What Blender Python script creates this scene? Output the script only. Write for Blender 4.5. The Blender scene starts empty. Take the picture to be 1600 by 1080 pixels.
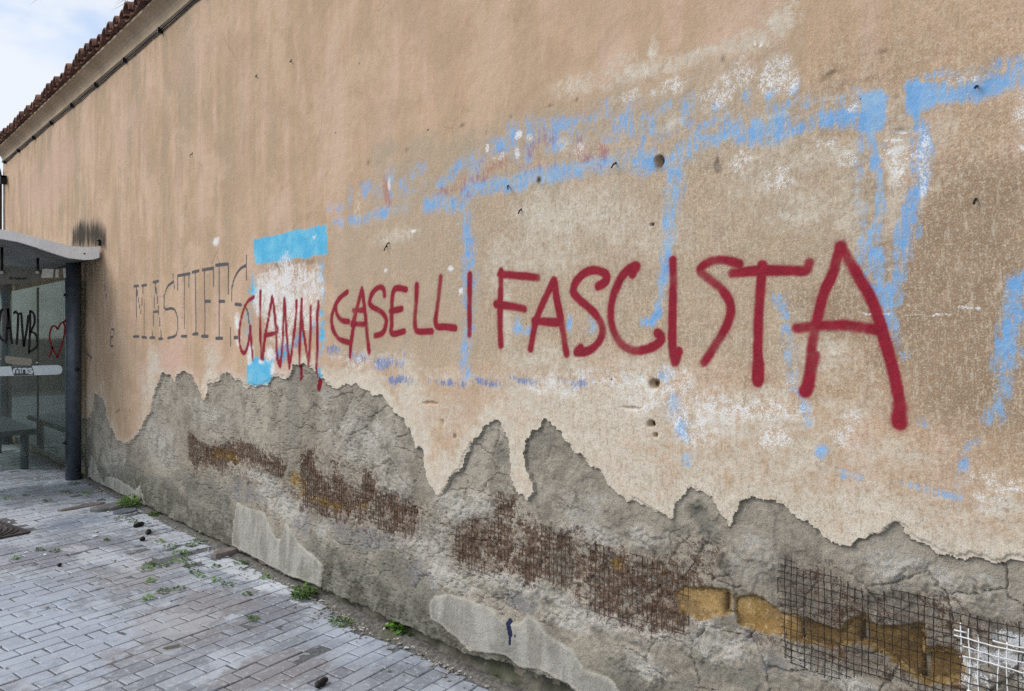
import bpy, math, random
import numpy as np

random.seed(7)
RNG = np.random.RandomState(11)
SC = bpy.context.scene
COL = SC.collection

# ------------------------------------------------------------------ camera
FPX = 1155.0                       # focal length in pixels of the 1600 px wide photograph
TH = math.atan(1112.0 / FPX)       # angle between the view axis and the wall
CT, ST = math.cos(TH), math.sin(TH)
HC = 1.55                          # eye height
HY = 524.0                         # horizon row
DC = HC * FPX / (1080 - HY) * ST   # distance from the wall (the wall face is the plane y = 0)

cam = bpy.data.cameras.new('camera')
camo = bpy.data.objects.new('camera', cam)
COL.objects.link(camo)
camo.location = (0, -DC, HC)
camo.rotation_euler = (math.pi / 2, 0, math.atan2(CT, ST))
cam.sensor_width = 36.0
cam.lens = 36.0 * FPX / 1600
cam.shift_y = -16.0 / 1600
cam.clip_start = 0.05
cam.clip_end = 3000
SC.camera = camo

# ------------------------------------------------------------------ sky, sun, exposure
SUN_DIR = np.array([-0.60, -0.62, 0.75]); SUN_DIR /= np.linalg.norm(SUN_DIR)   # towards the sun
W_ = bpy.data.worlds.new('World'); SC.world = W_; W_.use_nodes = True
wn = W_.node_tree; wn.nodes.clear()
sky = wn.nodes.new('ShaderNodeTexSky'); sky.sky_type = 'NISHITA'; sky.sun_disc = False
sky.sun_elevation = math.asin(SUN_DIR[2]); sky.sun_rotation = math.atan2(SUN_DIR[0], SUN_DIR[1])
tc = wn.nodes.new('ShaderNodeTexCoord')
mp = wn.nodes.new('ShaderNodeMapping'); mp.inputs['Scale'].default_value = (1, 1, 2.2)
ns = wn.nodes.new('ShaderNodeTexNoise'); ns.inputs['Scale'].default_value = 4.6
ns.inputs['Detail'].default_value = 7; ns.inputs['Roughness'].default_value = 0.55
rp = wn.nodes.new('ShaderNodeMapRange'); rp.interpolation_type = 'SMOOTHSTEP'
rp.inputs['From Min'].default_value = 0.38; rp.inputs['From Max'].default_value = 0.60
rp.inputs['To Min'].default_value = 0.30; rp.inputs['To Max'].default_value = 0.93
mx = wn.nodes.new('ShaderNodeMix'); mx.data_type = 'RGBA'
mx.inputs['B'].default_value = (4.75, 4.95, 5.25, 1)
bg = wn.nodes.new('ShaderNodeBackground'); bg.inputs['Strength'].default_value = 0.10
wo = wn.nodes.new('ShaderNodeOutputWorld')
wn.links.new(tc.outputs['Generated'], mp.inputs['Vector'])
wn.links.new(mp.outputs['Vector'], ns.inputs['Vector'])
wn.links.new(ns.outputs['Fac'], rp.inputs['Value'])
wn.links.new(rp.outputs['Result'], mx.inputs['Factor'])
wn.links.new(sky.outputs['Color'], mx.inputs['A'])
wn.links.new(mx.outputs['Result'], bg.inputs['Color'])
wn.links.new(bg.outputs['Background'], wo.inputs['Surface'])

sl = bpy.data.lights.new('sun', 'SUN'); sl.energy = 1.4; sl.angle = math.radians(40)
sl.color = (1.0, 0.965, 0.92)
so = bpy.data.objects.new('sun', sl); COL.objects.link(so)
from mathutils import Vector
so.rotation_euler = Vector(SUN_DIR).to_track_quat('Z', 'Y').to_euler()
so.location = (-4, -6, 9)

SC.view_settings.view_transform = 'Standard'
SC.view_settings.look = 'None'
SC.view_settings.exposure = 0.9
SC.view_settings.gamma = 1.0
SC.view_settings.use_curve_mapping = False
SC.cycles.use_denoising = False
SC.cycles.max_bounces = 8
SC.cycles.transparent_max_bounces = 16

# ------------------------------------------------------------------ photograph pixel -> place
def wallp(px, py, y=0.0):
    """the point of the plane y = const seen at a pixel -> (x, z)"""
    k = (px - 800) / FPX
    t = (DC + y) / (ST + CT * k)
    return (t * (-CT + ST * k), HC + t * (HY - py) / FPX)

def groundp(px, py, z=0.0):
    t = (HC - z) * FPX / (py - HY); k = (px - 800) / FPX
    return (t * (-CT + ST * k), -DC + t * (ST + CT * k))

def crossp(px, py, x):
    """the point of the plane x = const seen at a pixel -> (y, z)"""
    k = (px - 800) / FPX
    t = x / (-CT + ST * k)
    return (-DC + t * (ST + CT * k), HC + t * (HY - py) / FPX)

def crop(ox, oy, sc, pts):
    return [(ox + a / sc, oy + b / sc) for a, b in pts]

def depthp(px):
    return DC / (ST + CT * (px - 800) / FPX)

def dxdp(px):
    d = ST + CT * (px - 800) / FPX
    return DC / (d * d) / FPX

# ------------------------------------------------------------------ noise
class VN:
    def __init__(s, seed):
        s.t = np.random.RandomState(seed).rand(256, 256).astype(np.float32)
    def __call__(s, x, z, f):
        x = x * f + 57.3; z = z * f + 91.7
        ix = np.floor(x).astype(np.int32); iz = np.floor(z).astype(np.int32)
        fx = (x - ix).astype(np.float32); fz = (z - iz).astype(np.float32)
        fx = fx * fx * (3 - 2 * fx); fz = fz * fz * (3 - 2 * fz)
        a = ix & 255; b = (ix + 1) & 255; c = iz & 255; d = (iz + 1) & 255
        t = s.t
        return (t[a, c] * (1 - fx) + t[b, c] * fx) * (1 - fz) + (t[a, d] * (1 - fx) + t[b, d] * fx) * fz
_vn = [VN(100 + i) for i in range(12)]
def fbm(x, z, f, octv=4, seed=0, rough=0.5):
    s = 0; a = 1; tot = 0
    for o in range(octv):
        s = s + a * _vn[(seed + o) % 12](x, z, f * (2.03 ** o)); tot += a; a *= rough
    return s / tot - 0.5
def sstep(a, b, x):
    t = np.clip((x - a) / (b - a), 0, 1)
    return t * t * (3 - 2 * t)

# ------------------------------------------------------------------ mesh helpers
def tagp(o, label=None, cat=None, group=None, kind=None):
    if label: o['label'] = label
    if cat: o['category'] = cat
    if group: o['group'] = group
    if kind: o['kind'] = kind
    return o

def link(name, me, mat, parent=None):
    if mat and not me.materials: me.materials.append(mat)
    o = bpy.data.objects.new(name, me); COL.objects.link(o)
    if parent: o.parent = parent
    return o

def empty(name, loc=(0, 0, 0)):
    o = bpy.data.objects.new(name, None); COL.objects.link(o); o.location = loc
    o.empty_display_size = 0.1
    return o

def mesh_np(name, co, quads, smooth=True):
    me = bpy.data.meshes.new(name)
    n = len(co); m = len(quads); k = quads.shape[1]
    me.vertices.add(n); me.vertices.foreach_set('co', np.ascontiguousarray(co, dtype=np.float32).ravel())
    me.loops.add(m * k); me.loops.foreach_set('vertex_index', np.ascontiguousarray(quads, dtype=np.int32).ravel())
    me.polygons.add(m); me.polygons.foreach_set('loop_start', np.arange(0, m * k, k, dtype=np.int32))
    me.polygons.foreach_set('use_smooth', np.full(m, smooth, dtype=bool))
    me.update(calc_edges=True)
    return me

def fattr(me, name, arr):
    a = me.attributes.new(name, 'FLOAT', 'POINT')
    a.data.foreach_set('value', np.ascontiguousarray(arr, dtype=np.float32).ravel())

class MB:
    """collects vertices and faces for one mesh"""
    def __init__(s): s.v = []; s.f = []
    def add(s, vs, fs):
        b = len(s.v); s.v += [tuple(p) for p in vs]; s.f += [tuple(b + i for i in f) for f in fs]
    def box(s, x0, x1, y0, y1, z0, z1):
        s.add([(x0,y0,z0),(x1,y0,z0),(x1,y1,z0),(x0,y1,z0),(x0,y0,z1),(x1,y0,z1),(x1,y1,z1),(x0,y1,z1)],
              [(3,2,1,0),(4,5,6,7),(0,1,5,4),(1,2,6,5),(2,3,7,6),(3,0,4,7)])
    def tube(s, pts, r, n=8, cap=True):
        pts = [Vector(p) for p in pts]
        rs = r if isinstance(r, (list, tuple)) else [r] * len(pts)
        rings = []
        up = None
        for i, p in enumerate(pts):
            d = (pts[min(i + 1, len(pts) - 1)] - pts[max(i - 1, 0)])
            if d.length < 1e-9: d = Vector((0, 0, 1))
            d.normalize()
            if up is None:
                up = d.orthogonal().normalized()
            up = (up - d * up.dot(d)).normalized()
            sd = d.cross(up)
            rings.append([p + (up * math.cos(2 * math.pi * j / n) + sd * math.sin(2 * math.pi * j / n)) * rs[i] for j in range(n)])
        b = len(s.v)
        for rg in rings: s.v += [tuple(q) for q in rg]
        for i in range(len(pts) - 1):
            for j in range(n):
                a = b + i * n + j; c = b + i * n + (j + 1) % n
                s.f.append((a, c, c + n, a + n))
        if cap:
            s.f.append(tuple(b + j for j in reversed(range(n))))
            s.f.append(tuple(b + (len(pts) - 1) * n + j for j in range(n)))
    def mesh(s, name, smooth=False):
        me = bpy.data.meshes.new(name); me.from_pydata(s.v, [], s.f); me.update()
        if smooth: me.polygons.foreach_set('use_smooth', [True] * len(me.polygons))
        return me
    def build(s, name, mat, parent=None, smooth=False):
        return link(name, s.mesh(name, smooth), mat, parent)

def catmull(pts, n=6):
    if len(pts) < 3: return list(pts)
    P = [pts[0]] + list(pts) + [pts[-1]]
    out = []
    for i in range(1, len(P) - 2):
        p0, p1, p2, p3 = [np.array(q, float) for q in P[i - 1:i + 3]]
        for k in range(n):
            t = k / n
            out.append(tuple(0.5 * ((2 * p1) + (-p0 + p2) * t + (2 * p0 - 5 * p1 + 4 * p2 - p3) * t * t + (-p0 + 3 * p1 - 3 * p2 + p3) * t ** 3)))
    out.append(tuple(pts[-1]))
    return out

# ------------------------------------------------------------------ node helpers
class NT:
    def __init__(s, name):
        s.m = bpy.data.materials.new(name); s.m.use_nodes = True
        s.t = s.m.node_tree; s.t.nodes.clear()
        s.out = s.N('ShaderNodeOutputMaterial')
        s.co = s.N('ShaderNodeTexCoord').outputs['Object']
        s.geo = s.N('ShaderNodeNewGeometry')
    def N(s, k): return s.t.nodes.new(k)
    def L(s, a, b):
        if hasattr(a, 'is_output'): s.t.links.new(a, b)
        else:
            try: b.default_value = a
            except Exception: b.default_value = (a[0], a[1], a[2], 1.0)
    def scaled(s, v, coord=None):
        n = s.N('ShaderNodeMapping'); s.L(coord or s.co, n.inputs['Vector']); n.inputs['Scale'].default_value = v
        return n.outputs['Vector']
    def noise(s, sc, det=4, rough=0.55, coord=None, dist=0.0):
        n = s.N('ShaderNodeTexNoise'); n.inputs['Scale'].default_value = sc; n.inputs['Detail'].default_value = det
        n.inputs['Roughness'].default_value = rough; n.inputs['Distortion'].default_value = dist
        s.L(coord or s.co, n.inputs['Vector']); return n.outputs['Fac']
    def voro(s, sc, feature='F1', coord=None, out='Distance'):
        n = s.N('ShaderNodeTexVoronoi'); n.feature = feature; n.inputs['Scale'].default_value = sc
        s.L(coord or s.co, n.inputs['Vector']); return n.outputs[out]
    def mixv(s, v, amp):
        """object coordinates shifted by a noise value, for crooked lines"""
        n = s.N('ShaderNodeVectorMath'); n.operation = 'MULTIPLY_ADD'
        c = s.N('ShaderNodeCombineXYZ'); s.L(v, c.inputs[0]); s.L(v, c.inputs[2])
        s.t.links.new(c.outputs[0], n.inputs[0]); n.inputs[1].default_value = (amp, amp, -amp); s.t.links.new(s.co, n.inputs[2])
        return n.outputs[0]
    def attr(s, name):
        n = s.N('ShaderNodeAttribute'); n.attribute_name = name; return n.outputs['Fac']
    def math(s, op, a, b=0.0, c=None, clamp=False):
        n = s.N('ShaderNodeMath'); n.operation = op; n.use_clamp = clamp
        s.L(a, n.inputs[0]); s.L(b, n.inputs[1])
        if c is not None: s.L(c, n.inputs[2])
        return n.outputs[0]
    def step(s, v, a, b, lo=0.0, hi=1.0):
        n = s.N('ShaderNodeMapRange'); n.interpolation_type = 'SMOOTHSTEP'
        s.L(v, n.inputs['Value']); n.inputs['From Min'].default_value = a; n.inputs['From Max'].default_value = b
        n.inputs['To Min'].default_value = lo; n.inputs['To Max'].default_value = hi
        return n.outputs['Result']
    def mix(s, f, a, b, mode='MIX'):
        n = s.N('ShaderNodeMix'); n.data_type = 'RGBA'; n.blend_type = mode; n.clamp_factor = True
        s.L(f, n.inputs['Factor']); s.L(a, n.inputs['A']); s.L(b, n.inputs['B'])
        return n.outputs['Result']
    def worn(s, mask, nz, k, lo=0.42, hi=0.58):
        """a mask broken up by noise: 1 where mask + (noise - .5) * k is high"""
        v = s.math('MULTIPLY_ADD', s.math('SUBTRACT', nz, 0.5), k, mask)
        return s.step(v, lo, hi)
    def cover(s, mask, nz, soft=0.14, lo=0.41, hi=0.59):
        """worn paint: the share of the surface that is covered follows the mask"""
        v = s.math('SUBTRACT', s.math('MULTIPLY', mask, 1.12), s.step(nz, lo, hi))
        return s.math('MULTIPLY', s.step(v, -soft, soft), s.step(mask, 0.0, 0.12))
    def bump(s, h, strength=0.5, dist=0.01, prev=None):
        n = s.N('ShaderNodeBump'); n.inputs['Strength'].default_value = strength; n.inputs['Distance'].default_value = dist
        s.L(h, n.inputs['Height'])
        if prev is not None: s.L(prev, n.inputs['Normal'])
        return n.outputs['Normal']
    def principled(s, col, rough=0.8, metal=0.0, normal=None, spec=0.3):
        p = s.N('ShaderNodeBsdfPrincipled')
        s.L(col, p.inputs['Base Color']); s.L(rough, p.inputs['Roughness']); s.L(metal, p.inputs['Metallic'])
        p.inputs['Specular IOR Level'].default_value = spec
        if normal is not None: s.L(normal, p.inputs['Normal'])
        s.t.links.new(p.outputs[0], s.out.inputs['Surface'])
        return p

def simple(name, col, rough=0.7, metal=0.0, nscale=20, var=0.25, spec=0.3, bump=0.2, bdist=0.003):
    t = NT(name)
    n = t.noise(nscale, 5, 0.6); n2 = t.noise(nscale * 6, 3, 0.6)
    c = t.mix(t.step(n, 0.3, 0.7), tuple(v * (1 - var) for v in col), tuple(min(1, v * (1 + var)) for v in col))
    c = t.mix(t.step(n2, 0.35, 0.75, 0, 0.25), c, tuple(v * 0.6 for v in col))
    t.principled(c, rough, metal, t.bump(n2, bump, bdist), spec)
    return t.m

# ------------------------------------------------------------------ wall material: ochre plaster
def mat_plaster():
    t = NT('ochre_plaster')
    big = t.noise(0.55, 3, 0.5); mid = t.noise(2.6, 6, 0.62); fine = t.noise(24, 5, 0.62); grain = t.noise(190, 3, 0.65)
    streak = t.noise(1.0, 6, 0.62, t.scaled((4.2, 4.2, 0.6)), 0.7)
    streak2 = t.noise(1.0, 6, 0.66, t.scaled((15, 15, 1.5)), 0.5)
    scr = t.noise(1.0, 7, 0.8, t.scaled((75, 75, 14)))       # fine upright brush scratches
    flk = t.noise(240, 3, 0.7); flk2 = t.noise(30, 8, 0.78); pat = t.noise(9, 6, 0.7)
    w1 = t.math('ADD', t.math('MULTIPLY', scr, 0.42), t.math('ADD', t.math('MULTIPLY', flk2, 0.28), t.math('MULTIPLY', pat, 0.30)))
    w2 = t.math('ADD', t.math('MULTIPLY', flk, 0.35), t.math('ADD', t.math('MULTIPLY', flk2, 0.40), t.math('MULTIPLY', pat, 0.25)))
    c = t.mix(t.step(big, 0.35, 0.65), (0.530, 0.355, 0.222), (0.585, 0.395, 0.258))
    c = t.mix(t.math('MULTIPLY', t.step(streak, 0.47, 0.60), 0.75), c, (0.63, 0.445, 0.335))
    c = t.mix(t.math('MULTIPLY', t.step(streak, 0.50, 0.40), t.attr('streaky')), c, (0.40, 0.310, 0.215))
    c = t.mix(t.math('MULTIPLY', t.step(streak2, 0.49, 0.60, 0, 0.55), t.attr('streaky')), c, (0.41, 0.315, 0.22))
    c = t.mix(t.step(mid, 0.47, 0.60, 0, 0.42), c, (0.45, 0.310, 0.195))
    blot = t.noise(1.5, 10, 0.72, None, 0.6)
    c = t.mix(t.step(blot, 0.495, 0.575, 0, 0.34), c, (0.40, 0.275, 0.175)); c = t.mix(t.step(blot, 0.485, 0.42, 0, 0.45), c, (0.63, 0.455, 0.325))
    c = t.mix(t.step(pat, 0.52, 0.72, 0, 0.35), c, (0.60, 0.44, 0.31))
    crk = t.voro(2.6, 'DISTANCE_TO_EDGE', t.mixv(pat, 0.10))
    c = t.mix(t.math('MULTIPLY', t.step(crk, 0.006, 0.0015), t.step(t.noise(1.3, 3, 0.5), 0.52, 0.62, 0, 0.6)), c, (0.22, 0.16, 0.11))
    c = t.mix(t.worn(t.attr('pinkish'), mid, 0.9, 0.2, 0.9), c, (0.60, 0.40, 0.315))
    c = t.mix(t.worn(t.attr('grey'), pat, 1.5, 0.05, 1.0), c, (0.43, 0.345, 0.245))
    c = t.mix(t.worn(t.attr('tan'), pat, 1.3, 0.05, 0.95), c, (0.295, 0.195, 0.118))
    # cream undercoat showing where the top coat has worn off
    c = t.mix(t.math('MULTIPLY', t.cover(t.attr('pale'), w2, 0.30), 0.85), c, t.mix(t.step(fine, 0.35, 0.65), (0.60, 0.535, 0.43), (0.72, 0.675, 0.58)))
    fk = t.attr('fleck'); flk3 = t.noise(75, 6, 0.78)
    c = t.mix(t.math('MULTIPLY', t.step(flk3, 0.52, 0.60), t.math('MULTIPLY', fk, 0.50)), c, (0.64, 0.57, 0.44))
    c = t.mix(t.math('MULTIPLY', t.step(flk, 0.53, 0.63), t.math('MULTIPLY', fk, 0.55)), c, (0.66, 0.60, 0.48))
    c = t.mix(t.math('MULTIPLY', t.step(flk3, 0.48, 0.40), t.math('MULTIPLY', fk, 0.55)), c, (0.33, 0.245, 0.165))
    c = t.mix(t.math('MULTIPLY', t.step(flk, 0.46, 0.37), t.math('MULTIPLY', fk, 0.60)), c, (0.28, 0.21, 0.145))
    c = t.mix(t.math('MULTIPLY', t.step(scr, 0.53, 0.60), t.math('MULTIPLY', fk, 0.42)), c, (0.62, 0.55, 0.43))
    c = t.mix(t.math('MULTIPLY', t.step(scr, 0.46, 0.39), t.math('MULTIPLY', fk, 0.40)), c, (0.30, 0.22, 0.15))
    # old blue, dark blue and red paint, broken by scratches
    c = t.mix(t.math('MULTIPLY', t.cover(t.attr('blue'), w1, 0.42, 0.40, 0.60), 0.80), c, t.mix(t.step(pat, 0.4, 0.62), (0.12, 0.41, 0.80), (0.27, 0.53, 0.80)))
    c = t.mix(t.math('MULTIPLY', t.cover(t.attr('navy'), w1, 0.25, 0.415, 0.585), 0.80), c, (0.10, 0.185, 0.42))
    c = t.mix(t.math('MULTIPLY', t.cover(t.attr('oldred'), w1, 0.25, 0.415, 0.585), 0.72), c, (0.40, 0.165, 0.135))
    c = t.mix(t.math('MULTIPLY', t.cover(t.attr('cyan'), w1, 0.15, 0.415, 0.585), 0.95), c, t.mix(t.step(pat, 0.4, 0.65), (0.07, 0.45, 0.72), (0.16, 0.55, 0.76)))
    c = t.mix(t.math('MULTIPLY', t.cover(t.attr('white'), w2, 0.12, 0.43, 0.60), 0.92), c, (0.78, 0.78, 0.77))
    c = t.mix(t.step(t.math('MULTIPLY', t.attr('soot_shade'), t.step(streak2, 0.35, 0.62, 0.55, 1.25)), 0.05, 0.85), c, (0.040, 0.033, 0.025))
    c = t.mix(t.worn(t.attr('pen'), grain, 0.9, 0.30, 0.75), c, (0.10, 0.095, 0.10))
    rd = t.math('MULTIPLY_ADD', t.math('SUBTRACT', t.math('ADD', t.math('MULTIPLY', grain, 0.5), t.math('MULTIPLY', flk2, 0.5)), 0.5), 0.75, t.attr('red'))
    rd = t.math('MULTIPLY', rd, t.step(t.noise(5.5, 3, 0.6), 0.35, 0.65, 0.72, 1.15))
    c = t.mix(t.math('MULTIPLY', t.step(rd, 0.06, 0.86), 0.98), c, t.mix(t.step(flk2, 0.3, 0.7), (0.20, 0.002, 0.018), (0.30, 0.004, 0.030)))
    c = t.mix(t.step(grain, 0.3, 0.7, 0, 0.22), c, t.mix(0.5, c, (0.2, 0.14, 0.09)))
    h = t.math('ADD', t.math('MULTIPLY', flk2, 0.6), t.math('MULTIPLY', grain, 0.4))
    nb = t.bump(pat, 0.35, 0.012, t.bump(h, 0.75, 0.005))
    t.principled(c, 0.9, 0, nb, 0.15)
    return t.m

def mat_mortar():
    t = NT('grey_mortar')
    big = t.noise(1.1, 4, 0.55); mid = t.noise(6, 8, 0.72); fine = t.noise(38, 6, 0.75); grain = t.noise(200, 3, 0.7)
    crm = t.math('ADD', t.math('MULTIPLY', mid, 0.35), t.math('ADD', t.math('MULTIPLY', fine, 0.40), t.math('MULTIPLY', grain, 0.25)))
    c = t.mix(t.step(big, 0.35, 0.65), (0.320, 0.280, 0.222), (0.44, 0.392, 0.318))
    c = t.mix(t.step(mid, 0.48, 0.59, 0, 0.65), c, (0.205, 0.180, 0.143))
    cb = t.step(t.attr('crumb'), 0.0, 1.0, 0.30, 1.0)
    c = t.mix(t.math('MULTIPLY', t.step(fine, 0.51, 0.60, 0, 0.60), cb), c, (0.52, 0.475, 0.395))
    c = t.mix(t.math('MULTIPLY', t.step(fine, 0.475, 0.40, 0, 0.65), cb), c, (0.125, 0.112, 0.092))
    c = t.mix(t.step(grain, 0.53, 0.66, 0, 0.35), c, (0.47, 0.43, 0.36)); c = t.mix(t.step(grain, 0.45, 0.33, 0, 0.4), c, (0.16, 0.145, 0.12))
    c = t.mix(t.worn(t.attr('damp'), mid, 1.1, 0.25, 0.9), c, t.mix(t.step(mid, 0.42, 0.58), (0.105, 0.100, 0.080), (0.235, 0.225, 0.185)))
    c = t.mix(t.math('MULTIPLY', t.cover(t.attr('slate'), mid, 0.3), 0.75), c, t.mix(t.step(fine, 0.35, 0.65), (0.16, 0.158, 0.163), (0.27, 0.265, 0.265)))
    c = t.mix(t.math('MULTIPLY', t.cover(t.attr('salt'), crm, 0.25, 0.42, 0.58), 0.85), c, t.mix(t.step(grain, 0.35, 0.65), (0.42, 0.395, 0.345), (0.64, 0.615, 0.555)))
    c = t.mix(t.math('MULTIPLY', t.worn(t.attr('patch'), mid, 0.5, 0.35, 0.6), 0.88), c, t.mix(t.step(t.noise(1, 6, 0.65, t.scaled((9, 9, 3)), 0.4), 0.38, 0.62), (0.30, 0.288, 0.25), (0.47, 0.455, 0.405)))
    c = t.mix(t.math('MULTIPLY', t.cover(t.attr('rim'), crm, 0.3), 0.4), c, (0.53, 0.49, 0.40))
    c = t.mix(t.math('MULTIPLY', t.cover(t.attr('rust'), crm, 0.22, 0.415, 0.585), 0.85), c, t.mix(t.step(fine, 0.38, 0.62), (0.090, 0.048, 0.030), (0.25, 0.165, 0.115)))
    c = t.mix(t.math('MULTIPLY', t.cover(t.attr('yellow'), crm, 0.25, 0.415, 0.585), 0.85), c, t.mix(t.step(fine, 0.38, 0.62), (0.22, 0.13, 0.035), (0.40, 0.26, 0.09)))
    c = t.mix(t.cover(t.attr('whitep'), crm, 0.08, 0.42, 0.58), c, (0.80, 0.80, 0.80))
    c = t.mix(t.step(t.attr('redm'), 0.1, 0.8), c, (0.24, 0.015, 0.03))
    c = t.mix(t.step(t.attr('bluem'), 0.3, 0.7), c, (0.025, 0.03, 0.075))
    c = t.mix(t.worn(t.attr('wash'), mid, 0.6, 0.3, 0.9), c, (0.29, 0.26, 0.215))
    nb = t.bump(mid, 0.6, 0.03, t.bump(fine, 0.9, 0.012, t.bump(grain, 0.7, 0.004)))
    t.principled(c, 0.93, 0, nb, 0.12)
    return t.m

def mat_foundation():
    t = NT('dark_foundation_stone')
    mid = t.noise(8, 6, 0.65); fine = t.noise(45, 5, 0.65)
    c = t.mix(t.step(mid, 0.35, 0.68), (0.075, 0.072, 0.055), (0.17, 0.16, 0.13))
    c = t.mix(t.step(t.noise(3, 5, 0.6), 0.5, 0.68, 0, 0.6), c, (0.07, 0.085, 0.035))
    c = t.mix(t.step(fine, 0.6, 0.75, 0, 0.7), c, (0.30, 0.28, 0.24))
    t.principled(c, 0.95, 0, t.bump(fine, 0.8, 0.012), 0.1)
    return t.m

_dk = (0.185, 0.19, 0.215); _br = (0.215, 0.20, 0.205); _wh = (0.56, 0.59, 0.63); _bl = (0.36, 0.41, 0.49)
PAVE_ZONES = ((80, 870, 0.42, 0.30, _dk, .75), (150, 848, 0.30, 0.25, _dk, .7), (430, 945, 0.28, 0.24, _dk, .75), (380, 985, 0.35, 0.18, _dk, .6), (560, 1060, 0.25, 0.2, _dk, .5),
              (300, 955, 0.5, 0.3, _br, .75), (190, 900, 0.45, 0.35, _br, .6), (420, 1050, 0.4, 0.2, _br, .75), (250, 1000, 0.5, 0.25, _br, .65), (90, 772, 0.5, 0.4, _br, .4),
              (60, 805, 0.6, 0.5, _wh, .6), (220, 800, 0.4, 0.8, _wh, .65), (400, 895, 0.18, 0.6, _wh, .75), (470, 925, 0.14, 0.5, _wh, .7), (300, 845, 0.25, 0.5, _wh, .5), (160, 870, 0.15, 0.5, _wh, .5), (250, 980, 0.3, 0.25, _wh, .35),
              (60, 1000, 0.5, 0.7, _bl, .7), (60, 930, 0.4, 0.4, _bl, .6), (560, 1000, 0.25, 0.4, _bl, .5), (120, 815, 0.3, 0.3, (0.17, 0.21, 0.29), .6))  # light blue zones: sky reflection painted into the paver colour
def mat_paver(island):
    t = NT('worn_grey_paver' + ('_field' if island else ''))
    P = t.geo.outputs['Position']
    if island: rnd = t.geo.outputs['Random Per Island']
    else:
        oi = t.N('ShaderNodeObjectInfo'); rnd = oi.outputs['Random']
    big = t.noise(0.9, 4, 0.55, P); mid = t.noise(3.4, 5, 0.62, P); fine = t.noise(30, 5, 0.68, P); grain = t.noise(140, 3, 0.65, P)
    c = t.mix(rnd, (0.195, 0.215, 0.25), (0.335, 0.365, 0.41))
    c = t.mix(t.step(mid, 0.48, 0.58, 0, 0.7), c, (0.43, 0.465, 0.515))
    c = t.mix(t.step(big, 0.50, 0.64, 0, 0.70), c, (0.185, 0.19, 0.215))
    c = t.mix(t.step(t.noise(1.9, 6, 0.68, P, 0.4), 0.56, 0.66, 0, 0.6), c, (0.20, 0.185, 0.185))
    c = t.mix(t.step(t.noise(7, 6, 0.7, P), 0.55, 0.70, 0, 0.55), c, (0.43, 0.46, 0.50))
    c = t.mix(t.step(fine, 0.50, 0.70, 0, 0.42), c, (0.47, 0.49, 0.51))
    c = t.mix(t.step(fine, 0.42, 0.26, 0, 0.55), c, (0.135, 0.135, 0.14))
    c = t.mix(t.step(t.noise(2.4, 6, 0.7, t.scaled((1, 1, 1), P), 0.8), 0.66, 0.74, 0, 0.35), c, (0.13, 0.17, 0.28))
    pat = t.noise(5, 7, 0.72, P)
    for px, py, la, lb, col, k in PAVE_ZONES:
        mpn = t.N('ShaderNodeMapping'); mpn.vector_type = 'TEXTURE'; t.L(P, mpn.inputs['Vector'])
        q = groundp(px, py); mpn.inputs['Location'].default_value = (q[0], q[1], 0); mpn.inputs['Rotation'].default_value = (0, 0, math.radians(101.3)); mpn.inputs['Scale'].default_value = (la, lb, 1)
        ln = t.N('ShaderNodeVectorMath'); ln.operation = 'LENGTH'; t.t.links.new(mpn.outputs[0], ln.inputs[0])
        m_ = t.step(ln.outputs['Value'], 1.25, 0.35)
        c = t.mix(t.math('MULTIPLY', t.cover(m_, pat, 0.35), k), c, col)
    c = t.mix(t.step(fine, 0.53, 0.66, 0, 0.35), c, (0.50, 0.52, 0.54))
    h = t.math('ADD', t.math('MULTIPLY', fine, 0.6), t.math('MULTIPLY', grain, 0.4))
    t.principled(c, t.step(mid, 0.3, 0.7, 0.55, 0.8), 0, t.bump(t.noise(16, 4, 0.6, P), 0.5, 0.006, t.bump(h, 0.6, 0.004)), 0.35)
    return t.m

def mat_soil(name, a, b, sc=30):
    t = NT(name)
    P = t.geo.outputs['Position']
    n = t.noise(sc, 6, 0.7, P); m = t.noise(3, 4, 0.6, P)
    c = t.mix(t.step(n, 0.35, 0.65), a, b)
    c = t.mix(t.step(m, 0.55, 0.7, 0, 0.6), c, (0.10, 0.105, 0.05))
    t.principled(c, 0.95, 0, t.bump(n, 0.8, 0.01), 0.1)
    return t.m

M_PLASTER = mat_plaster(); M_MORTAR = mat_mortar(); M_FOUND = mat_foundation()

# ------------------------------------------------------------------ the wall: height field and paint masks on its own plane
XL = wallp(5, 300)[0]
xs = [wallp(p, 500)[0] for p in np.arange(5, 1645, 1.75)]
xs += list(np.arange(xs[-1] + 0.01, 2.6, 0.02))
X = np.array(xs, dtype=np.float32)
Z = np.concatenate([np.arange(-0.04, 0.30, 0.0043), np.arange(0.30, 2.45, 0.0038), np.arange(2.45, 4.20, 0.0095)]).astype(np.float32)
NX, NZ = len(X), len(Z)
XX, ZZ = np.meshgrid(X, Z)
JX = 0.010 * fbm(XX, ZZ, 9, 4, 1, 0.6) + 0.014 * fbm(XX, ZZ, 26, 4, 9, 0.7); JZ = 0.010 * fbm(XX, ZZ, 9, 4, 5, 0.6) + 0.014 * fbm(XX, ZZ, 26, 4, 3, 0.7)
EX = XX + JX; EZ = ZZ + JZ                                  # slightly wavy coordinates for torn edges
BX = XX + 0.05 * fbm(XX, ZZ, 6, 4, 2, 0.6); BZ = ZZ + 0.05 * fbm(XX, ZZ, 6, 4, 7, 0.6)

def sl(x0, x1, z0, z1):
    a, b = np.searchsorted(X, [x0, x1]); c, d = np.searchsorted(Z, [z0, z1])
    return (slice(max(c - 1, 0), d + 1), slice(max(a - 1, 0), b + 1))

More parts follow.
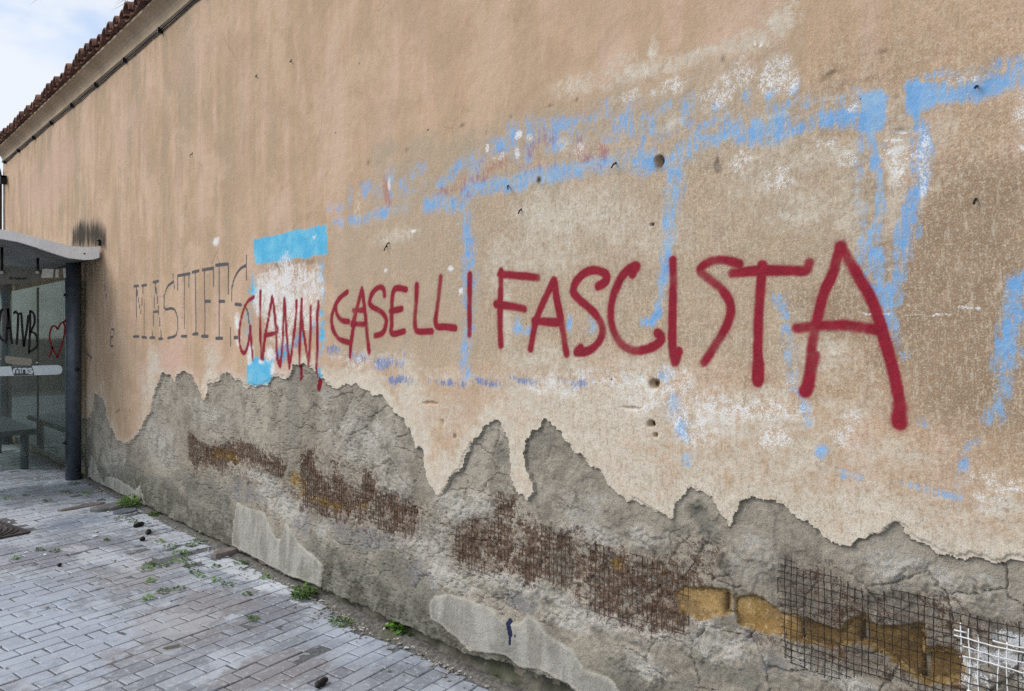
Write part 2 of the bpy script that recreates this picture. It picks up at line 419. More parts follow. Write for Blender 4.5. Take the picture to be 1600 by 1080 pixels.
def zero(): return np.zeros((NZ, NX), dtype=np.float32)
MK = {k: zero() for k in ('red', 'blue', 'navy', 'cyan', 'white', 'pale', 'grey', 'tan', 'pinkish', 'oldred', 'pen', 'soot_shade', 'fleck', 'streaky',
                          'rust', 'salt', 'damp', 'slate', 'patch', 'rim', 'yellow', 'whitep', 'redm', 'bluem', 'wash', 'crumb')}

def segd(gx, gz, p, q):
    dx, dz = q[0] - p[0], q[1] - p[1]; L = dx * dx + dz * dz + 1e-12
    t = np.clip(((gx - p[0]) * dx + (gz - p[1]) * dz) / L, 0, 1)
    return np.hypot(gx - p[0] - t * dx, gz - p[1] - t * dz)

def stroke(key, pts, r, soft=0.35, val=1.0, curve=True, wob=False, halo=0.0):
    if curve: pts = catmull(pts, 5)
    w = [wallp(*p) for p in pts]
    n = len(w)
    for i in range(max(n - 1, 1)):
        p, q = w[i], w[min(i + 1, n - 1)]
        ra = r if not isinstance(r, (list, tuple)) else r[0] + (r[1] - r[0]) * i / max(n - 1, 1)
        R = ra * (3.4 if halo else 1.7)
        s = sl(min(p[0], q[0]) - R, max(p[0], q[0]) + R, min(p[1], q[1]) - R, max(p[1], q[1]) + R)
        gx, gz = (XX[s] + 0.3 * JX[s], ZZ[s] + 0.3 * JZ[s]) if not wob else (BX[s], BZ[s])
        d = segd(gx, gz, p, q)
        v = val * (1 - sstep(ra * (1 - soft), ra * (1 + soft), d))
        if halo: v = np.maximum(v, halo * (1 - sstep(ra * 0.8, ra * 3.2, d)))
        MK[key][s] = np.maximum(MK[key][s], v)

def blob(key, px, py, rx, ry, val=1.0, inner=None, wob=True):
    if inner is None: inner = 0.05; rx *= 1.3; ry *= 1.3
    cx, cz = wallp(px, py); ax = rx * dxdp(px); az = ry * depthp(px) / FPX
    s = sl(cx - ax * 1.4 - 0.04, cx + ax * 1.4 + 0.04, cz - az * 1.4 - 0.04, cz + az * 1.4 + 0.04)
    gx, gz = (BX[s], BZ[s]) if wob else (XX[s], ZZ[s])
    rho = np.hypot((gx - cx) / ax, (gz - cz) / az)
    MK[key][s] = np.maximum(MK[key][s], val * (1 - sstep(inner, 1.15, rho)))

def polysd(pts, marg=0.06, wob=0, world=False):
    """signed distance (inside > 0) to a polygon on the wall, and the slice it covers"""
    w = pts if world else [wallp(*p) for p in pts]
    xs_ = [p[0] for p in w]; zs_ = [p[1] for p in w]
    s = sl(min(xs_) - marg, max(xs_) + marg, min(zs_) - marg, max(zs_) + marg)
    gx, gz = (EX[s], EZ[s]) if wob == 0 else ((BX[s], BZ[s]) if wob == 1 else (XX[s], ZZ[s]))
    ins = np.zeros(gx.shape, bool); dm = np.full(gx.shape, 9.0, np.float32)
    n = len(w)
    for i in range(n):
        p, q = w[i], w[(i + 1) % n]
        c = ((p[1] > gz) != (q[1] > gz)) & (gx < (q[0] - p[0]) * (gz - p[1]) / (q[1] - p[1] + 1e-12) + p[0])
        ins ^= c
        dm = np.minimum(dm, segd(gx, gz, p, q))
    return s, np.where(ins, dm, -dm)

def poly(key, pts, val=1.0, soft=0.02, wob=1):
    s, d = polysd(pts, soft + 0.06, wob)
    MK[key][s] = np.maximum(MK[key][s], val * sstep(-soft, soft, d))

# --- lower edge of the plaster, traced along the wall
EDGE = [(6, 640), (40, 655), (80, 645), (110, 655), (128, 657), (135, 655), (140, 653), (143, 648), (146, 632), (147, 615), (154, 618), (162, 629),
 (171, 668), (187, 690), (195, 694), (203, 695), (209, 686), (223, 670), (232, 649), (239, 621), (248, 599), (255, 582), (262, 586), (270, 593), (275, 602),
 (278, 585), (284, 580), (296, 584), (303, 596), (312, 615), (318, 628), (324, 604), (328, 599), (342, 595), (348, 586), (355, 582), (362, 588), (367, 597),
 (378, 600), (392, 602), (414, 602), (423, 595), (436, 590), (444, 593), (452, 594), (458, 570), (467, 574), (478, 572), (487, 576), (496, 589), (511, 603), (529, 610),
 (535, 602), (544, 600), (567, 609), (594, 616), (603, 629), (615, 647), (631, 656), (639, 671), (642, 685), (647, 702), (654, 699), (658, 702), (661, 721),
 (668, 749), (678, 767), (690, 775), (694, 764), (703, 746), (714, 739), (725, 724), (733, 707), (744, 684), (758, 666), (770, 659), (776, 657), (781, 661), (786, 671), (792, 693),
 (796, 717), (799, 751), (806, 770), (824, 784), (835, 771), (831, 751), (822, 731), (818, 709), (822, 689), (831, 673), (842, 669), (852, 656), (866, 667),
 (882, 689), (896, 706), (918, 724), (927, 731), (943, 745), (960, 770), (979, 787), (999, 791), (1027, 801), (1044, 810), (1051, 812), (1053, 798),
 (1065, 777), (1075, 764), (1093, 765), (1111, 774), (1119, 790), (1127, 811), (1140, 826), (1144, 811), (1152, 793), (1157, 781), (1168, 781), (1179, 777), (1197, 782),
 (1218, 789), (1241, 806), (1259, 813), (1275, 826), (1297, 849), (1317, 854), (1339, 847), (1356, 838), (1381, 831), (1394, 820), (1404, 816), (1413, 823),
 (1411, 833), (1422, 844), (1442, 851), (1458, 862), (1494, 872), (1508, 876), (1533, 874), (1569, 880), (1581, 876), (1600, 879), (1630, 884)]
ew = [wallp(*p) for p in EDGE]
_er = random.Random(17)
for _lev in range(3):
    nw = [ew[0]]
    for p, q in zip(ew[:-1], ew[1:]):
        L_ = math.hypot(q[0] - p[0], q[1] - p[1]); o_ = _er.uniform(-.22, .22) * min(L_, 0.14)
        nw += [((p[0] + q[0]) / 2 - (q[1] - p[1]) / (L_ + 1e-9) * o_, (p[1] + q[1]) / 2 + (q[0] - p[0]) / (L_ + 1e-9) * o_), q]
    ew = nw
ew = [(XL - 1, ew[0][1])] + ew + [(-0.2, 0.93), (0.1, 1.0), (0.4, 0.95), (0.8, 1.1), (1.2, 0.92), (1.7, 1.05), (2.2, 0.98), (4, 1.0), (4, -1), (XL - 1, -1)]
sM, dM = polysd(ew, 0.3, 0, True)
SD = np.full((NZ, NX), -9.0, np.float32); SD[sM] = dM       # > 0: bare mortar, < 0: plaster
SD = np.where(ZZ > 1.75, -9.0, SD)
PL = SD < 0
UC = np.clip(0.11 * (fbm(XX, ZZ, 2.6, 5, 8, 0.65) - 0.03), 0, 0.05) * (ZZ < 1.75)     # width of the bared undercoat behind the break
UCM = (SD < 0) & (SD > -UC)

# --- red spray lettering
def red(pts, r=0.021, **k): stroke('red', pts, r * 0.90, 0.58, halo=0.26, **k)
g = lambda p: crop(360, 340, 3.857, p)
for p in ([(140,480),(100,510),(70,580),(55,660),(52,740),(65,800),(85,815),(105,770),(115,700),(118,655)], [(118,655),(125,740),(135,855)],
          [(180,445),(178,560),(180,700),(187,850)], [(250,480),(230,600),(205,740),(195,855)], [(250,480),(262,560),(272,700),(280,840),(296,890)],
          [(205,712),(280,690),(276,655)], [(325,490),(320,580),(315,700),(305,830),(298,895)], [(325,490),(330,600),(340,740),(355,905)],
          [(355,905),(370,800),(390,640),(397,505)], [(428,495),(422,640),(418,800),(418,960)], [(428,495),(435,640),(455,780),(472,890)],
          [(472,890),(480,750),(485,540)], [(530,510),(525,600),(522,800),(518,960)]):
    red(g(p), 0.017)
red(g([(518, 960), (515, 1035)]), 0.026)
g = lambda p: crop(500, 400, 5.686, p)
for p in ([(240,322),(180,370),(140,430),(110,520),(105,600),(125,680),(170,740),(255,770)], [(140,430),(145,500),(165,545),(200,575),(255,582)],
          [(375,295),(345,400),(310,530),(285,610)], [(375,300),(330,470),(295,660),(275,780),(265,890)], [(375,295),(395,430),(410,570),(420,720),(435,850)],
          [(300,485),(400,480)], [(295,605),(415,610)], [(575,350),(570,300),(535,278),(490,300),(455,360),(445,420),(480,460),(545,500),(585,560),(580,640),(550,690),(490,708)],
          [(765,298),(690,285),(655,310),(640,400),(635,500),(635,600),(640,690),(750,670)], [(625,490),(730,470)],
          [(858,260),(855,400),(845,530),(845,620),(870,670),(990,670)], [(1070,190),(1055,330),(1035,480),(1025,590),(1045,630),(1110,630),(1200,640)],
          [(1335,165),(1330,330),(1328,500),(1328,700)]):
    red(g(p), 0.019)
g = lambda p: crop(750, 380, 4.91, p)
for p in ([(160,215),(160,350),(155,500),(155,650),(160,780)], [(150,240),(300,250),(440,265)], [(125,468),(230,485),(340,505)],
          [(567,285),(500,420),(440,560),(410,680),(390,810)], [(567,285),(590,440),(625,620),(662,850)], [(415,595),(500,605),(620,610)],
          [(910,330),(970,290),(960,235),(890,210),(810,225),(740,290),(715,370),(760,430),(840,500),(910,580),(940,660),(920,740),(860,810),(790,838),(740,838)],
          [(770,805),(740,835)],
          [(1170,235),(1205,175),(1150,190),(1080,270),(1030,380),(1005,500),(1005,610),(1040,710),(1100,790),(1190,825),(1300,805),(1375,760),(1385,720),(1360,690)]):
    red(g(p), 0.0205)
g = lambda p: crop(1020, 360, 3.274, p)
for p in ([(105,155),(105,300),(98,450),(98,580),(110,680),(130,620)], [(440,175),(380,155),(310,155),(260,180),(245,210),(290,250),(360,310),(400,390),(385,470),(330,570),(260,675)],
          [(405,220),(550,207),(700,205),(780,205),(800,165)], [(560,180),(550,300),(540,450),(535,600),(538,775)],
          [(960,80),(925,200),(870,330),(840,450),(815,580),(800,720),(775,830)], [(832,640),(790,820)],
          [(965,90),(1040,220),(1110,340),(1155,460),(1190,580),(1230,730),(1260,860),(1265,990)], [(735,500),(870,490),(1000,490),(1160,510)]):
    red(g(p), 0.0195)
red(g([(1262, 900), (1265, 985)]), 0.025); red(g([(795, 790), (778, 825)]), 0.024)
red(g([(962, 85), (958, 110)]), 0.023); red(g([(537, 690), (537, 770)]), 0.024)

# --- thin black marker lettering and tags
def pen(pts, r=0.010, val=0.85, **k): stroke('pen', pts, r * 1.2, 0.5, min(1, val * 1.2), **k)
g = lambda p: crop(200, 380, 4.5, p)
for p in ([(62,305),(58,480),(55,655)], [(62,310),(75,400),(92,490)], [(92,490),(100,400),(110,300)], [(112,400),(112,655)],
          [(195,275),(185,430),(170,660)], [(195,290),(215,450),(235,670)], [(180,485),(215,480)],
          [(322,220),(325,320)], [(320,275),(285,300),(260,360),(255,430),(265,465),(300,460),(330,470),(350,530),(350,600),(335,650),(280,668)],
          [(352,325),(352,232)], [(395,225),(395,600)], [(432,220),(432,305)], [(478,200),(476,640)],
          [(540,190),(540,655)], [(600,175),(602,300)], [(642,150),(643,655)], [(703,150),(703,355)],
          [(832,90),(833,255)], [(832,155),(790,180),(750,240),(730,320),(728,400)], [(815,440),(840,480),(850,560)], [(720,600),(720,720)]):
    pen(g(p), 0.0105, 0.72)
for a, b in (((42,303),(75,300)), ((95,300),(130,295)), ((38,657),(75,657)), ((95,660),(130,665)), ((178,275),(215,268)), ((155,665),(190,665)), ((218,675),(245,672)),
             ((352,230),(435,214)), ((378,655),(415,655)), ((455,205),(500,195)), ((457,640),(495,638)), ((525,190),(602,175)), ((545,410),(578,410)), ((520,655),(565,655)),
             ((618,157),(703,147)), ((640,410),(678,410)), ((620,670),(665,670)), ((755,430),(795,435)), ((745,665),(770,665))):
    pen(g([a, b]), 0.0115, 0.72, curve=False)
g = lambda p: crop(0, 350, 7.2, p)
pen(g([(1190,680),(1180,720),(1195,800),(1205,930)]), 0.010, 0.65)
g = lambda p: crop(0, 470, 7.2, p)
for p in ([(985,540),(975,660),(1000,600),(1025,690)], [(985,600),(1030,640)], [(1250,320),(1245,500),(1270,510)], [(1250,320),(1285,330),(1275,400),(1255,410)], [(1290,320),(1290,420)]):
    pen(g(p), 0.011, 0.6)
pen([(181, 633), (181, 649)], 0.01, 0.5); pen([(181, 645), (187, 640)], 0.01, 0.5)

# --- old blue sign painting
def blu(pts, r, val=0.85, key='blue'):
    r = [q * 0.95 for q in r] if isinstance(r, list) else r * 0.95
    stroke(key, pts, r, 0.75, val * 0.70, wob=True)
blu([(520,347),(560,342),(605,331)], 0.030, 0.62); blu([(575,340),(605,331)], 0.034, 0.62)
blu([(668,320),(710,312)], 0.045, 0.80); blu([(612,330),(640,326)], 0.03, 0.42)
blu([(725,297),(800,284),(870,270),(950,257),(1020,247)], 0.040, 0.74)
blu([(800,284),(870,272)], 0.042, 0.85); blu([(1012,262),(1000,262)], 0.03, 0.6)
blu([(1050,248),(1100,225),(1150,203)], 0.043, 0.72); blu([(1200,170),(1300,152),(1345,148)], 0.020, 0.60)
blu([(1150,203),(1200,204),(1215,203)], 0.045, 0.80); blu([(1200,206),(1300,181)], 0.030, 0.56); blu([(1290,182),(1340,173)], 0.034, 0.82)
poly('blue', [(1338,145),(1368,140),(1380,152),(1381,190),(1375,205),(1345,203),(1338,190)], 0.95, 0.014)
blu([(1358,205),(1368,235),(1372,330)], 0.013, 0.85); blu([(1345,215),(1343,260),(1346,320)], 0.016, 0.46)
blu([(1362,210),(1366,240)], 0.03, 0.5)
poly('blue', [(1410,140),(1425,132),(1452,135),(1458,165),(1440,183),(1412,185)], 0.92, 0.012)
blu([(1450,152),(1500,140),(1560,125),(1640,100)], 0.036, 0.92); blu([(1420,132),(1480,115),(1560,95),(1640,80)], 0.014, 0.52)
blu([(1432,190),(1442,235),(1435,285),(1418,335),(1409,417),(1400,474)], 0.022, 0.70); blu([(1438,205),(1436,270)], 0.026, 0.5)
blu([(1417,322),(1417,339),(1409,417)], 0.026, 0.62)
blu([(1345,320),(1348,370),(1356,420)], 0.018, 0.58); blu([(1366,360),(1376,426),(1387,462),(1394,517)], 0.024, 0.84)
blu([(1372,330),(1366,360)], 0.014, 0.70); poly('blue', [(1360,440),(1410,430),(1405,490),(1375,480)], 0.58, 0.02)
blu([(1397,517),(1412,545)], 0.02, 0.5)
blu([(1590,430),(1585,470),(1578,547),(1565,600),(1552,648)], 0.025, 0.74); blu([(1530,690),(1513,704),(1505,745),(1496,770)], 0.012, 0.34)
blu([(1496,770),(1450,768),(1396,759)], 0.009, 0.62); blu([(1317,737),(1345,748)], 0.011, 0.55)
blu([(1062,252),(1053,312),(1044,400),(1036,444),(1031,470),(1020,507)], [0.036, 0.016], 0.82)
blu([(728,300),(731,400),(734,480),(728,560),(727,585)], 0.040, 0.60); blu([(729,340),(731,400)], 0.026, 0.78); blu([(735,395),(738,470)], 0.05, 0.42)
blu([(1221,464),(1224,494)], 0.022, 0.66); blu([(1225,520),(1232,560),(1240,600)], 0.026, 0.62); blu([(1240,600),(1258,640),(1262,665)], 0.018, 0.55)
for a in ((808,512,10,14,.8),(825,517,14,8,.62),(893,507,5,14,.6),(925,507,12,12,.5),(1289,709,14,12,.72),(1042,590,12,16,.66),(1052,635,12,26,.66),(1066,672,12,22,.7),(1075,712,9,16,.55),
          (1325,745,10,6,.55),(1440,665,12,10,.4),(1010,505,14,10,.45),(860,505,8,8,.35)):
    blob('blue', *a)
for a in ((518,550,14,9,.7),(560,556,22,9,.55),(598,566,22,12,.92),(620,572,14,10,.6),(622,594,20,8,.75),(700,600,34,9,.55),(758,597,24,9,.62),(822,594,30,9,.72),(905,600,20,9,.7),(880,592,14,8,.55),(925,592,14,8,.5),(632,550,4,22,.45)):
    blob('navy', *a)
# letter remnants above the blue band (x, y, rx, ry, strength)
for a in ((514,322,6,10,.5),(527,324,9,6,.62),(545,305,5,16,.62),(538,318,5,8,.5),(572,297,10,14,.62),(588,305,12,14,.72),(612,277,8,14,.85),(613,305,6,12,.6),(628,285,9,14,.6),
          (645,270,8,12,.66),(655,262,12,10,.55),(640,300,14,10,.5),(668,290,10,12,.45),(688,290,16,7,.75),(700,276,10,8,.7),(712,262,12,10,.85),(725,250,10,9,.8),(742,262,14,16,.85),(755,252,10,10,.6),
          (782,230,20,13,.92),(800,212,12,16,.8),(806,240,9,18,.66),(770,224,12,9,.5),(828,218,10,30,.72),(845,215,14,12,.72),(862,212,12,18,.9),(870,196,20,14,.85),(885,190,18,10,.8),(826,245,8,16,.6),(866,230,16,10,.75),
          (838,196,18,8,.5),(898,222,14,12,.5),(900,190,10,12,.6),(935,185,18,10,.62),(950,180,14,9,.6),(978,185,16,16,.78),(1005,200,8,24,.75),(960,210,22,14,.50),(990,205,12,12,.5),(1022,192,9,20,.8),(1030,172,9,12,.62),(1044,163,12,10,.88),(1076,163,14,14,.82),
          (1060,190,30,16,.30),(1120,168,12,12,.72),(1163,154,8,14,.66),(1205,145,12,10,.8),(1242,138,9,10,.75),(1000,240,8,8,.9),(1030,215,10,8,.45),(1110,190,24,9,.75),(1130,186,14,8,.8),(915,205,30,22,.34),(960,165,40,14,.30)):
    blob('blue', a[0], a[1], a[2] * 1.25, a[3] * 1.25, a[4] * 0.62)
for a in ((604,300,6,22,.95),(608,316,8,8,.9),(703,297,16,9,.85),(716,290,10,9,.9),(722,280,8,12,.7),(762,262,22,16,.66),(775,250,18,12,.68),(790,262,24,14,.5),(752,275,22,8,.5),(820,222,5,12,.8),(850,218,14,14,.7),(836,232,14,14,.55),(905,238,9,22,.78),(915,250,18,7,.8),(940,240,12,12,.85),(840,262,30,8,.4),
          (930,266,14,6,.5),(725,305,20,6,.4),(690,305,18,8,.45),(893,252,10,6,.5)):
    blob('oldred', a[0], a[1], a[2] * 1.2, a[3] * 1.2, a[4] * 0.6)
# --- cyan rectangle with its scraped white middle
poly('cyan', [(396,376),(452,362),(510,352),(511,396),(480,402),(440,408),(397,414)], 1.0, 0.02, 0)
poly('cyan', [(386,566),(402,560),(427,562),(424,596),(414,604),(384,603)], 0.9, 0.02)
for a in ((395,455,7,26,.75),(388,520,6,40,.50),(503,470,5,30,.42),(502,520,6,50,.62),(498,580,6,20,.45),(470,520,6,8,.5),(440,548,14,16,.5),(465,522,8,12,.6),(500,430,8,40,.36)):
    blob('cyan', *a)
for a in ((442,548,10,18,.75),(462,525,9,18,.7),(492,515,6,14,.6),(432,552,8,16,.6)):
    blob('navy', *a)
for a in ((422,432,18,16,.50),(412,450,14,26,.70),(405,470,10,22,.80),(424,458,16,40,.66),(446,440,16,36,.66),(448,470,14,30,.72),(470,455,16,40,.56),(490,450,14,36,.54),(435,500,20,24,.60),(460,490,24,20,.54),(440,530,18,10,.46),
          (421,555,7,12,1.0),(371,505,4,14,1.0),(372,530,4,8,.8),(391,552,5,16,.9),(425,580,3,14,.95),(408,566,4,4,.9),(448,420,24,8,.5),(480,500,20,14,.42)):
    blob('white', *a)
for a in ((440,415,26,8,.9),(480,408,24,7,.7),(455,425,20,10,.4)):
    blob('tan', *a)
# --- washed, worn and shaded zones
poly('grey', [(575,240),(640,225),(720,205),(800,180),(900,155),(1000,125),(1120,92),(1240,80),(1250,150),(1390,160),(1410,420),(1250,600),(1000,560),(800,590),(520,560),(514,360),(580,320)], 0.62, 0.10)
for a in ((600,240,30,30,.8),(660,225,30,25,.9),(730,235,30,30,.9),(760,230,20,20,.8),(620,400,70,60,.5),(700,440,60,70,.75),(590,430,50,50,.5),(760,440,50,60,.55),(560,460,40,30,.5),(860,180,70,20,.7),(1120,140,90,40,.7),(1200,110,50,40,.8),(1110,270,60,40,.6),(1330,200,60,60,.5),
          (1150,480,60,50,.6),(1290,410,40,60,.5),(1000,470,60,40,.4),(950,150,60,20,.6),(1290,300,80,50,.5),(1360,600,50,40,.4),(700,560,60,30,.4),(1480,230,60,30,.4)):
    blob('grey', *a)
poly('tan', [(1390,330),(1450,250),(1560,220),(1645,240),(1645,690),(1500,690),(1400,620),(1330,560),(1240,470),(1330,420)], 0.80, 0.12)  # broad brown zone: grime plus shading painted into the colour
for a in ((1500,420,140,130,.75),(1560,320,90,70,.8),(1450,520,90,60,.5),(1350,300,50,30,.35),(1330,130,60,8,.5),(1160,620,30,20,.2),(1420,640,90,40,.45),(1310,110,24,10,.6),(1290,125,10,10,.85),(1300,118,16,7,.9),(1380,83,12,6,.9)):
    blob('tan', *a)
for a in ((560,590,50,16,.75),(640,620,24,60,.75),(660,690,16,60,.7),(690,740,16,40,.9),(680,650,60,40,.35),(800,700,16,70,.85),(815,640,60,40,.6),(860,640,70,30,.75),(880,610,80,40,.62),(930,690,60,60,.9),(960,640,60,60,.85),(1000,600,50,50,.70),(1000,750,50,50,.85),(1060,790,40,24,.8),(1100,720,80,60,.5),(1130,790,30,40,.8),
          (1200,740,90,50,.52),(1180,660,120,40,.52),(1280,800,60,50,.75),(1340,800,80,50,.62),(1420,800,100,40,.48),(1500,830,100,40,.5),(1590,850,60,40,.45),(1560,780,60,40,.5),(1250,710,80,50,.5),(1380,720,80,30,.42),
          (780,420,20,40,.6),(790,500,10,60,.55),(840,400,80,40,.42),(870,340,60,40,.66),(920,330,60,34,.62),(840,330,40,40,.6),(960,350,60,30,.45),(1030,370,60,30,.35),(1250,330,60,30,.45),(1310,240,40,14,.6),(1270,250,40,20,.5),(1330,330,30,60,.45),(1390,300,14,70,.5),(1400,220,20,60,.45),(1470,200,20,30,.4),
          (1000,115,50,14,.66),(1080,95,60,12,.6),(900,130,40,20,.4),(1020,90,8,30,.5),(1220,30,30,30,.55),(1170,70,70,16,.5),(960,100,30,14,.4),(1210,185,30,6,.6),(1300,150,16,5,.5),(880,225,12,12,.7),(905,265,12,8,.5),(1055,190,18,12,.7),(1200,270,60,60,.35),
          (840,560,60,20,.55),(900,560,40,20,.45),(1330,640,50,20,.5),(1290,560,40,30,.45),(620,370,40,14,.4),(560,330,8,30,.3)):
    blob('pale', a[0], a[1], a[2] * 1.1, a[3] * 1.1, min(1, a[4] * 1.2))
s_ = (SD > -0.16) & (SD < 0)
MK['pale'] = np.maximum(MK['pale'], np.where(s_, (0.62 * sstep(-0.15, -0.01, SD) * sstep(-4.9, -3.6, XX) + 0.40 * sstep(-0.08, -0.01, SD)), 0)).astype(np.float32)
MK['pale'] = np.maximum(MK['pale'], 0.95 * UCM).astype(np.float32)
for a in ((700,590,90,14,.5),(820,610,70,30,.75),(900,640,90,50,.9),(990,650,90,60,.85),(1120,660,110,40,.75),(1200,720,110,50,.6),(1000,590,80,24,.7),(1180,620,90,24,.6),(640,640,30,40,.6)):
    blob('pale', *a)
for a in ((1215,115,20,24,.72),(1195,125,14,12,.6),(1235,130,12,14,.5),(1150,120,22,24,.36),(1120,150,30,20,.34),(1050,135,30,12,.38),(980,150,20,10,.40),(970,155,10,8,.5),(1598,170,18,30,.66),(1180,640,70,16,.50),(1110,650,40,30,.46),(1210,690,20,16,.62),(1060,640,20,30,.44),(1090,680,30,20,.42),(1330,660,14,18,.55),
          (1320,690,20,14,.5),(1545,760,30,26,.42),(1590,755,14,10,.7),(1220,280,20,20,.46),(1160,255,14,14,.46),(1290,225,16,8,.36),(1240,600,10,10,.5),(808,238,5,12,.9),(830,215,6,8,.6),(780,245,10,6,.4),(760,232,4,8,.7),(812,210,6,8,.6),(905,235,8,8,.5),(1050,600,26,26,.5),(960,590,60,14,.44),(1400,240,24,6,.55),(1420,250,16,6,.5),
          (1325,250,14,12,.55),(1400,270,12,40,.36),(1440,260,8,50,.40),(338,376,6,7,1.3),(648,363,4,4,1.2),(490,372,3,3,.9),(603,421,3,5,1.0),(704,418,4,5,1.2),(722,453,4,6,1.2),(570,560,60,14,.30),(860,600,40,20,.42),(1000,620,30,24,.42),(610,288,3,14,.5),(1330,165,8,6,.7),(1505,120,30,6,.36)):
    blob('white', a[0], a[1], a[2] * (1.25 if a[2] > 7 else 0.8), a[3] * (1.25 if a[2] > 7 else 0.8), a[4] * (0.47 if a[2] > 7 else 1), wob=True)
for p, r in (([(1395,205),(1415,208)], .006), ([(1588,222),(1612,245)], .006), ([(1498,480),(1530,482)], .005), ([(1460,492),(1490,492)], .004), ([(1340,490),(1460,493)], .003), ([(1180,68),(1200,72)], .005), ([(1382,219),(1410,219)], .006)):
    stroke('white', p, r * 0.45, 0.6, 0.55, curve=False)
# pinkish old coats low on the left
for a in ((225,600,16,60,.5),(270,560,30,40,.8),(300,585,20,20,.7),(250,580,14,30,.6),(345,580,30,20,.6),(210,660,16,30,.5),(440,580,16,16,.9),(280,540,20,30,.6),(230,540,14,30,.3),(150,560,12,40,.3),(60,300,60,60,.6),(90,260,40,60,.7),(200,200,40,60,.5),(300,100,60,60,.5),(420,180,60,60,.4),(1270,800,60,30,.4),(1400,700,60,40,.3),(1060,760,40,30,.4),(1230,840,60,30,.4)):
    blob('pinkish', *a)
for a in ((236,590,9,50,.85),(244,570,8,30,.7),(330,590,16,20,.8),(330,560,14,24,.6),(320,610,8,24,.8),(160,650,8,50,.75),(175,675,8,20,.7),(225,650,10,30,.5),(138,630,8,26,.5),(370,590,20,10,.6),(225,610,8,40,.5)):
    blob('pale', *a)
# dark smudges, dark tone in pits, sooty stain above the shelter roof
poly('soot_shade', [(113,384),(113,362),(118,352),(128,348),(138,350),(150,349),(160,353),(166,362),(166,386)], 1.0, 0.14, 1)
poly('soot_shade', [(126,402),(150,404),(158,396),(150,430),(140,470),(128,560)], 0.34, 0.10, 1)  # cast shadow of post and roof end, painted onto the plaster
for a in ((723,196,6,5,.5),(760,206,3,7,.45),(800,182,5,4,.4),(575,253,4,6,.4),(636,234,4,6,.4),(900,156,6,5,.5),(860,165,10,4,.4),(1130,92,5,10,.6),(1031,250,6,9,.9),(1030,262,10,12,.45),(1022,600,6,7,.7),(1018,662,5,5,.85),(1124,265,7,14,.55),(1118,245,8,10,.3),(1290,180,20,6,.2),(1110,258,16,10,.2),(1405,203,16,8,.35),(843,281,5,7,.7),(1140,105,10,10,.3)):
    blob('soot_shade', *a, wob=False)
# small nail holes and specks
rs = np.random.RandomState(5)
for i in range(95):
    px = rs.uniform(210, 520); py = 545 - 0.5 * (px - 200) * 0.45 - rs.uniform(20, 320)
    blob('pen', px, py, rs.uniform(0.5, 1.3), rs.uniform(0.6, 1.8), rs.uniform(.6, 1.0), 0.3, False)
for i in range(60):
    px = rs.uniform(520, 1590); py = rs.uniform(30, 700)
    blob('pen', px, py, rs.uniform(0.7, 1.8), rs.uniform(0.8, 2.6), rs.uniform(.4, .9), 0.3, False)
for a in ((301,240,2,2),(401,118,3,2),(455,94,2.6,2.4),(562,100,2,2),(523,208,2.2,2.2),(669,203,2.2,2.2),(822,506,2,2),(1020,351,4,3.4),(1125,262,2,2),(1345,155,2,2),(955,593,2.4,2.4)):
    blob('pen', *a, 1.0, 0.4, False)
# --- streaks run down the upper wall, strongest to the left
MK['streaky'][:] = np.clip(0.25 + 0.55 * sstep(-3.2, -6.5, XX) * sstep(1.4, 2.4, ZZ) + 0.25 * sstep(-6.5, -9, XX), 0, 0.9)
MK['fleck'][:] = np.clip(0.16 + 0.84 * sstep(-4.2, -1.6, XX) * sstep(2.75, 2.0, ZZ + 0.25 * fbm(XX, ZZ, 1.5, 3, 3)), 0, 1)

# ------------------------------------------------------------------ bare mortar zones
R1 = [(292,679),(314,699),(331,703),(345,697),(356,690),(398,702),(434,715),(443,727),(437,743),(420,738),(398,724),(370,724),(342,732),(325,724),(303,735),(294,710)]
R2 = [(469,710),(486,707),(489,738),(511,752),(519,741),(536,754),(564,774),(567,741),(581,743),(592,774),(636,785),(647,799),(642,832),(608,829),(572,816),(506,804),(472,788)]
R3 = [(707,820),(740,812),(771,814),(774,773),(796,784),(802,814),(854,826),(910,851),(938,862),(979,870),(1040,885),(1066,888),(1070,940),(1069,989),(1044,983),(987,975),(931,955),(897,918),(847,904),(774,896),(712,876)]
R4 = [(1214,899),(1222,872),(1240,878),(1250,893),(1294,897),(1339,919),(1430,930),(1528,972),(1594,985),(1640,1000),(1640,1130),(1500,1110),(1436,1077),(1372,1049),(1297,1058),(1219,1024)]
T1 = [(1050,930),(1062,922),(1100,920),(1136,925),(1139,940),(1137,958),(1125,962),(1090,967),(1064,961)]
T2 = [(1147,938),(1158,935),(1176,933),(1196,946),(1216,962),(1224,980),(1216,995),(1180,985),(1150,976)]
T3 = [(1218,963),(1256,972),(1306,992),(1328,972),(1344,966),(1367,986),(1400,984),(1439,980),(1442,1022),(1470,1018),(1503,1030),(1500,1062),(1440,1070),(1375,1024),(1331,1004),(1292,1013),(1228,999)]
P0 = [(143,712),(150,720),(159,743),(165,755),(170,744),(184,748),(203,760),(212,768),(220,758),(227,782),(232,800),(140,752),(139,735)]
P1 = [(371,785),(387,793),(414,802),(426,827),(434,841),(441,842),(447,818),(462,837),(468,848),(482,862),(506,883),(503,917),(465,903),(406,872),(366,852)]
P2 = [(675,941),(676,955),(678,966),(706,986),(737,1014),(762,1020),(791,1024),(813,1042),(847,1047),(892,1069),(931,1101),(990,1100),(976,1080),(954,1059),(914,1045),(897,1017),(858,994),(841,972),(824,961),(810,977),(791,972),(771,955),(734,938),(703,927),(681,932)]

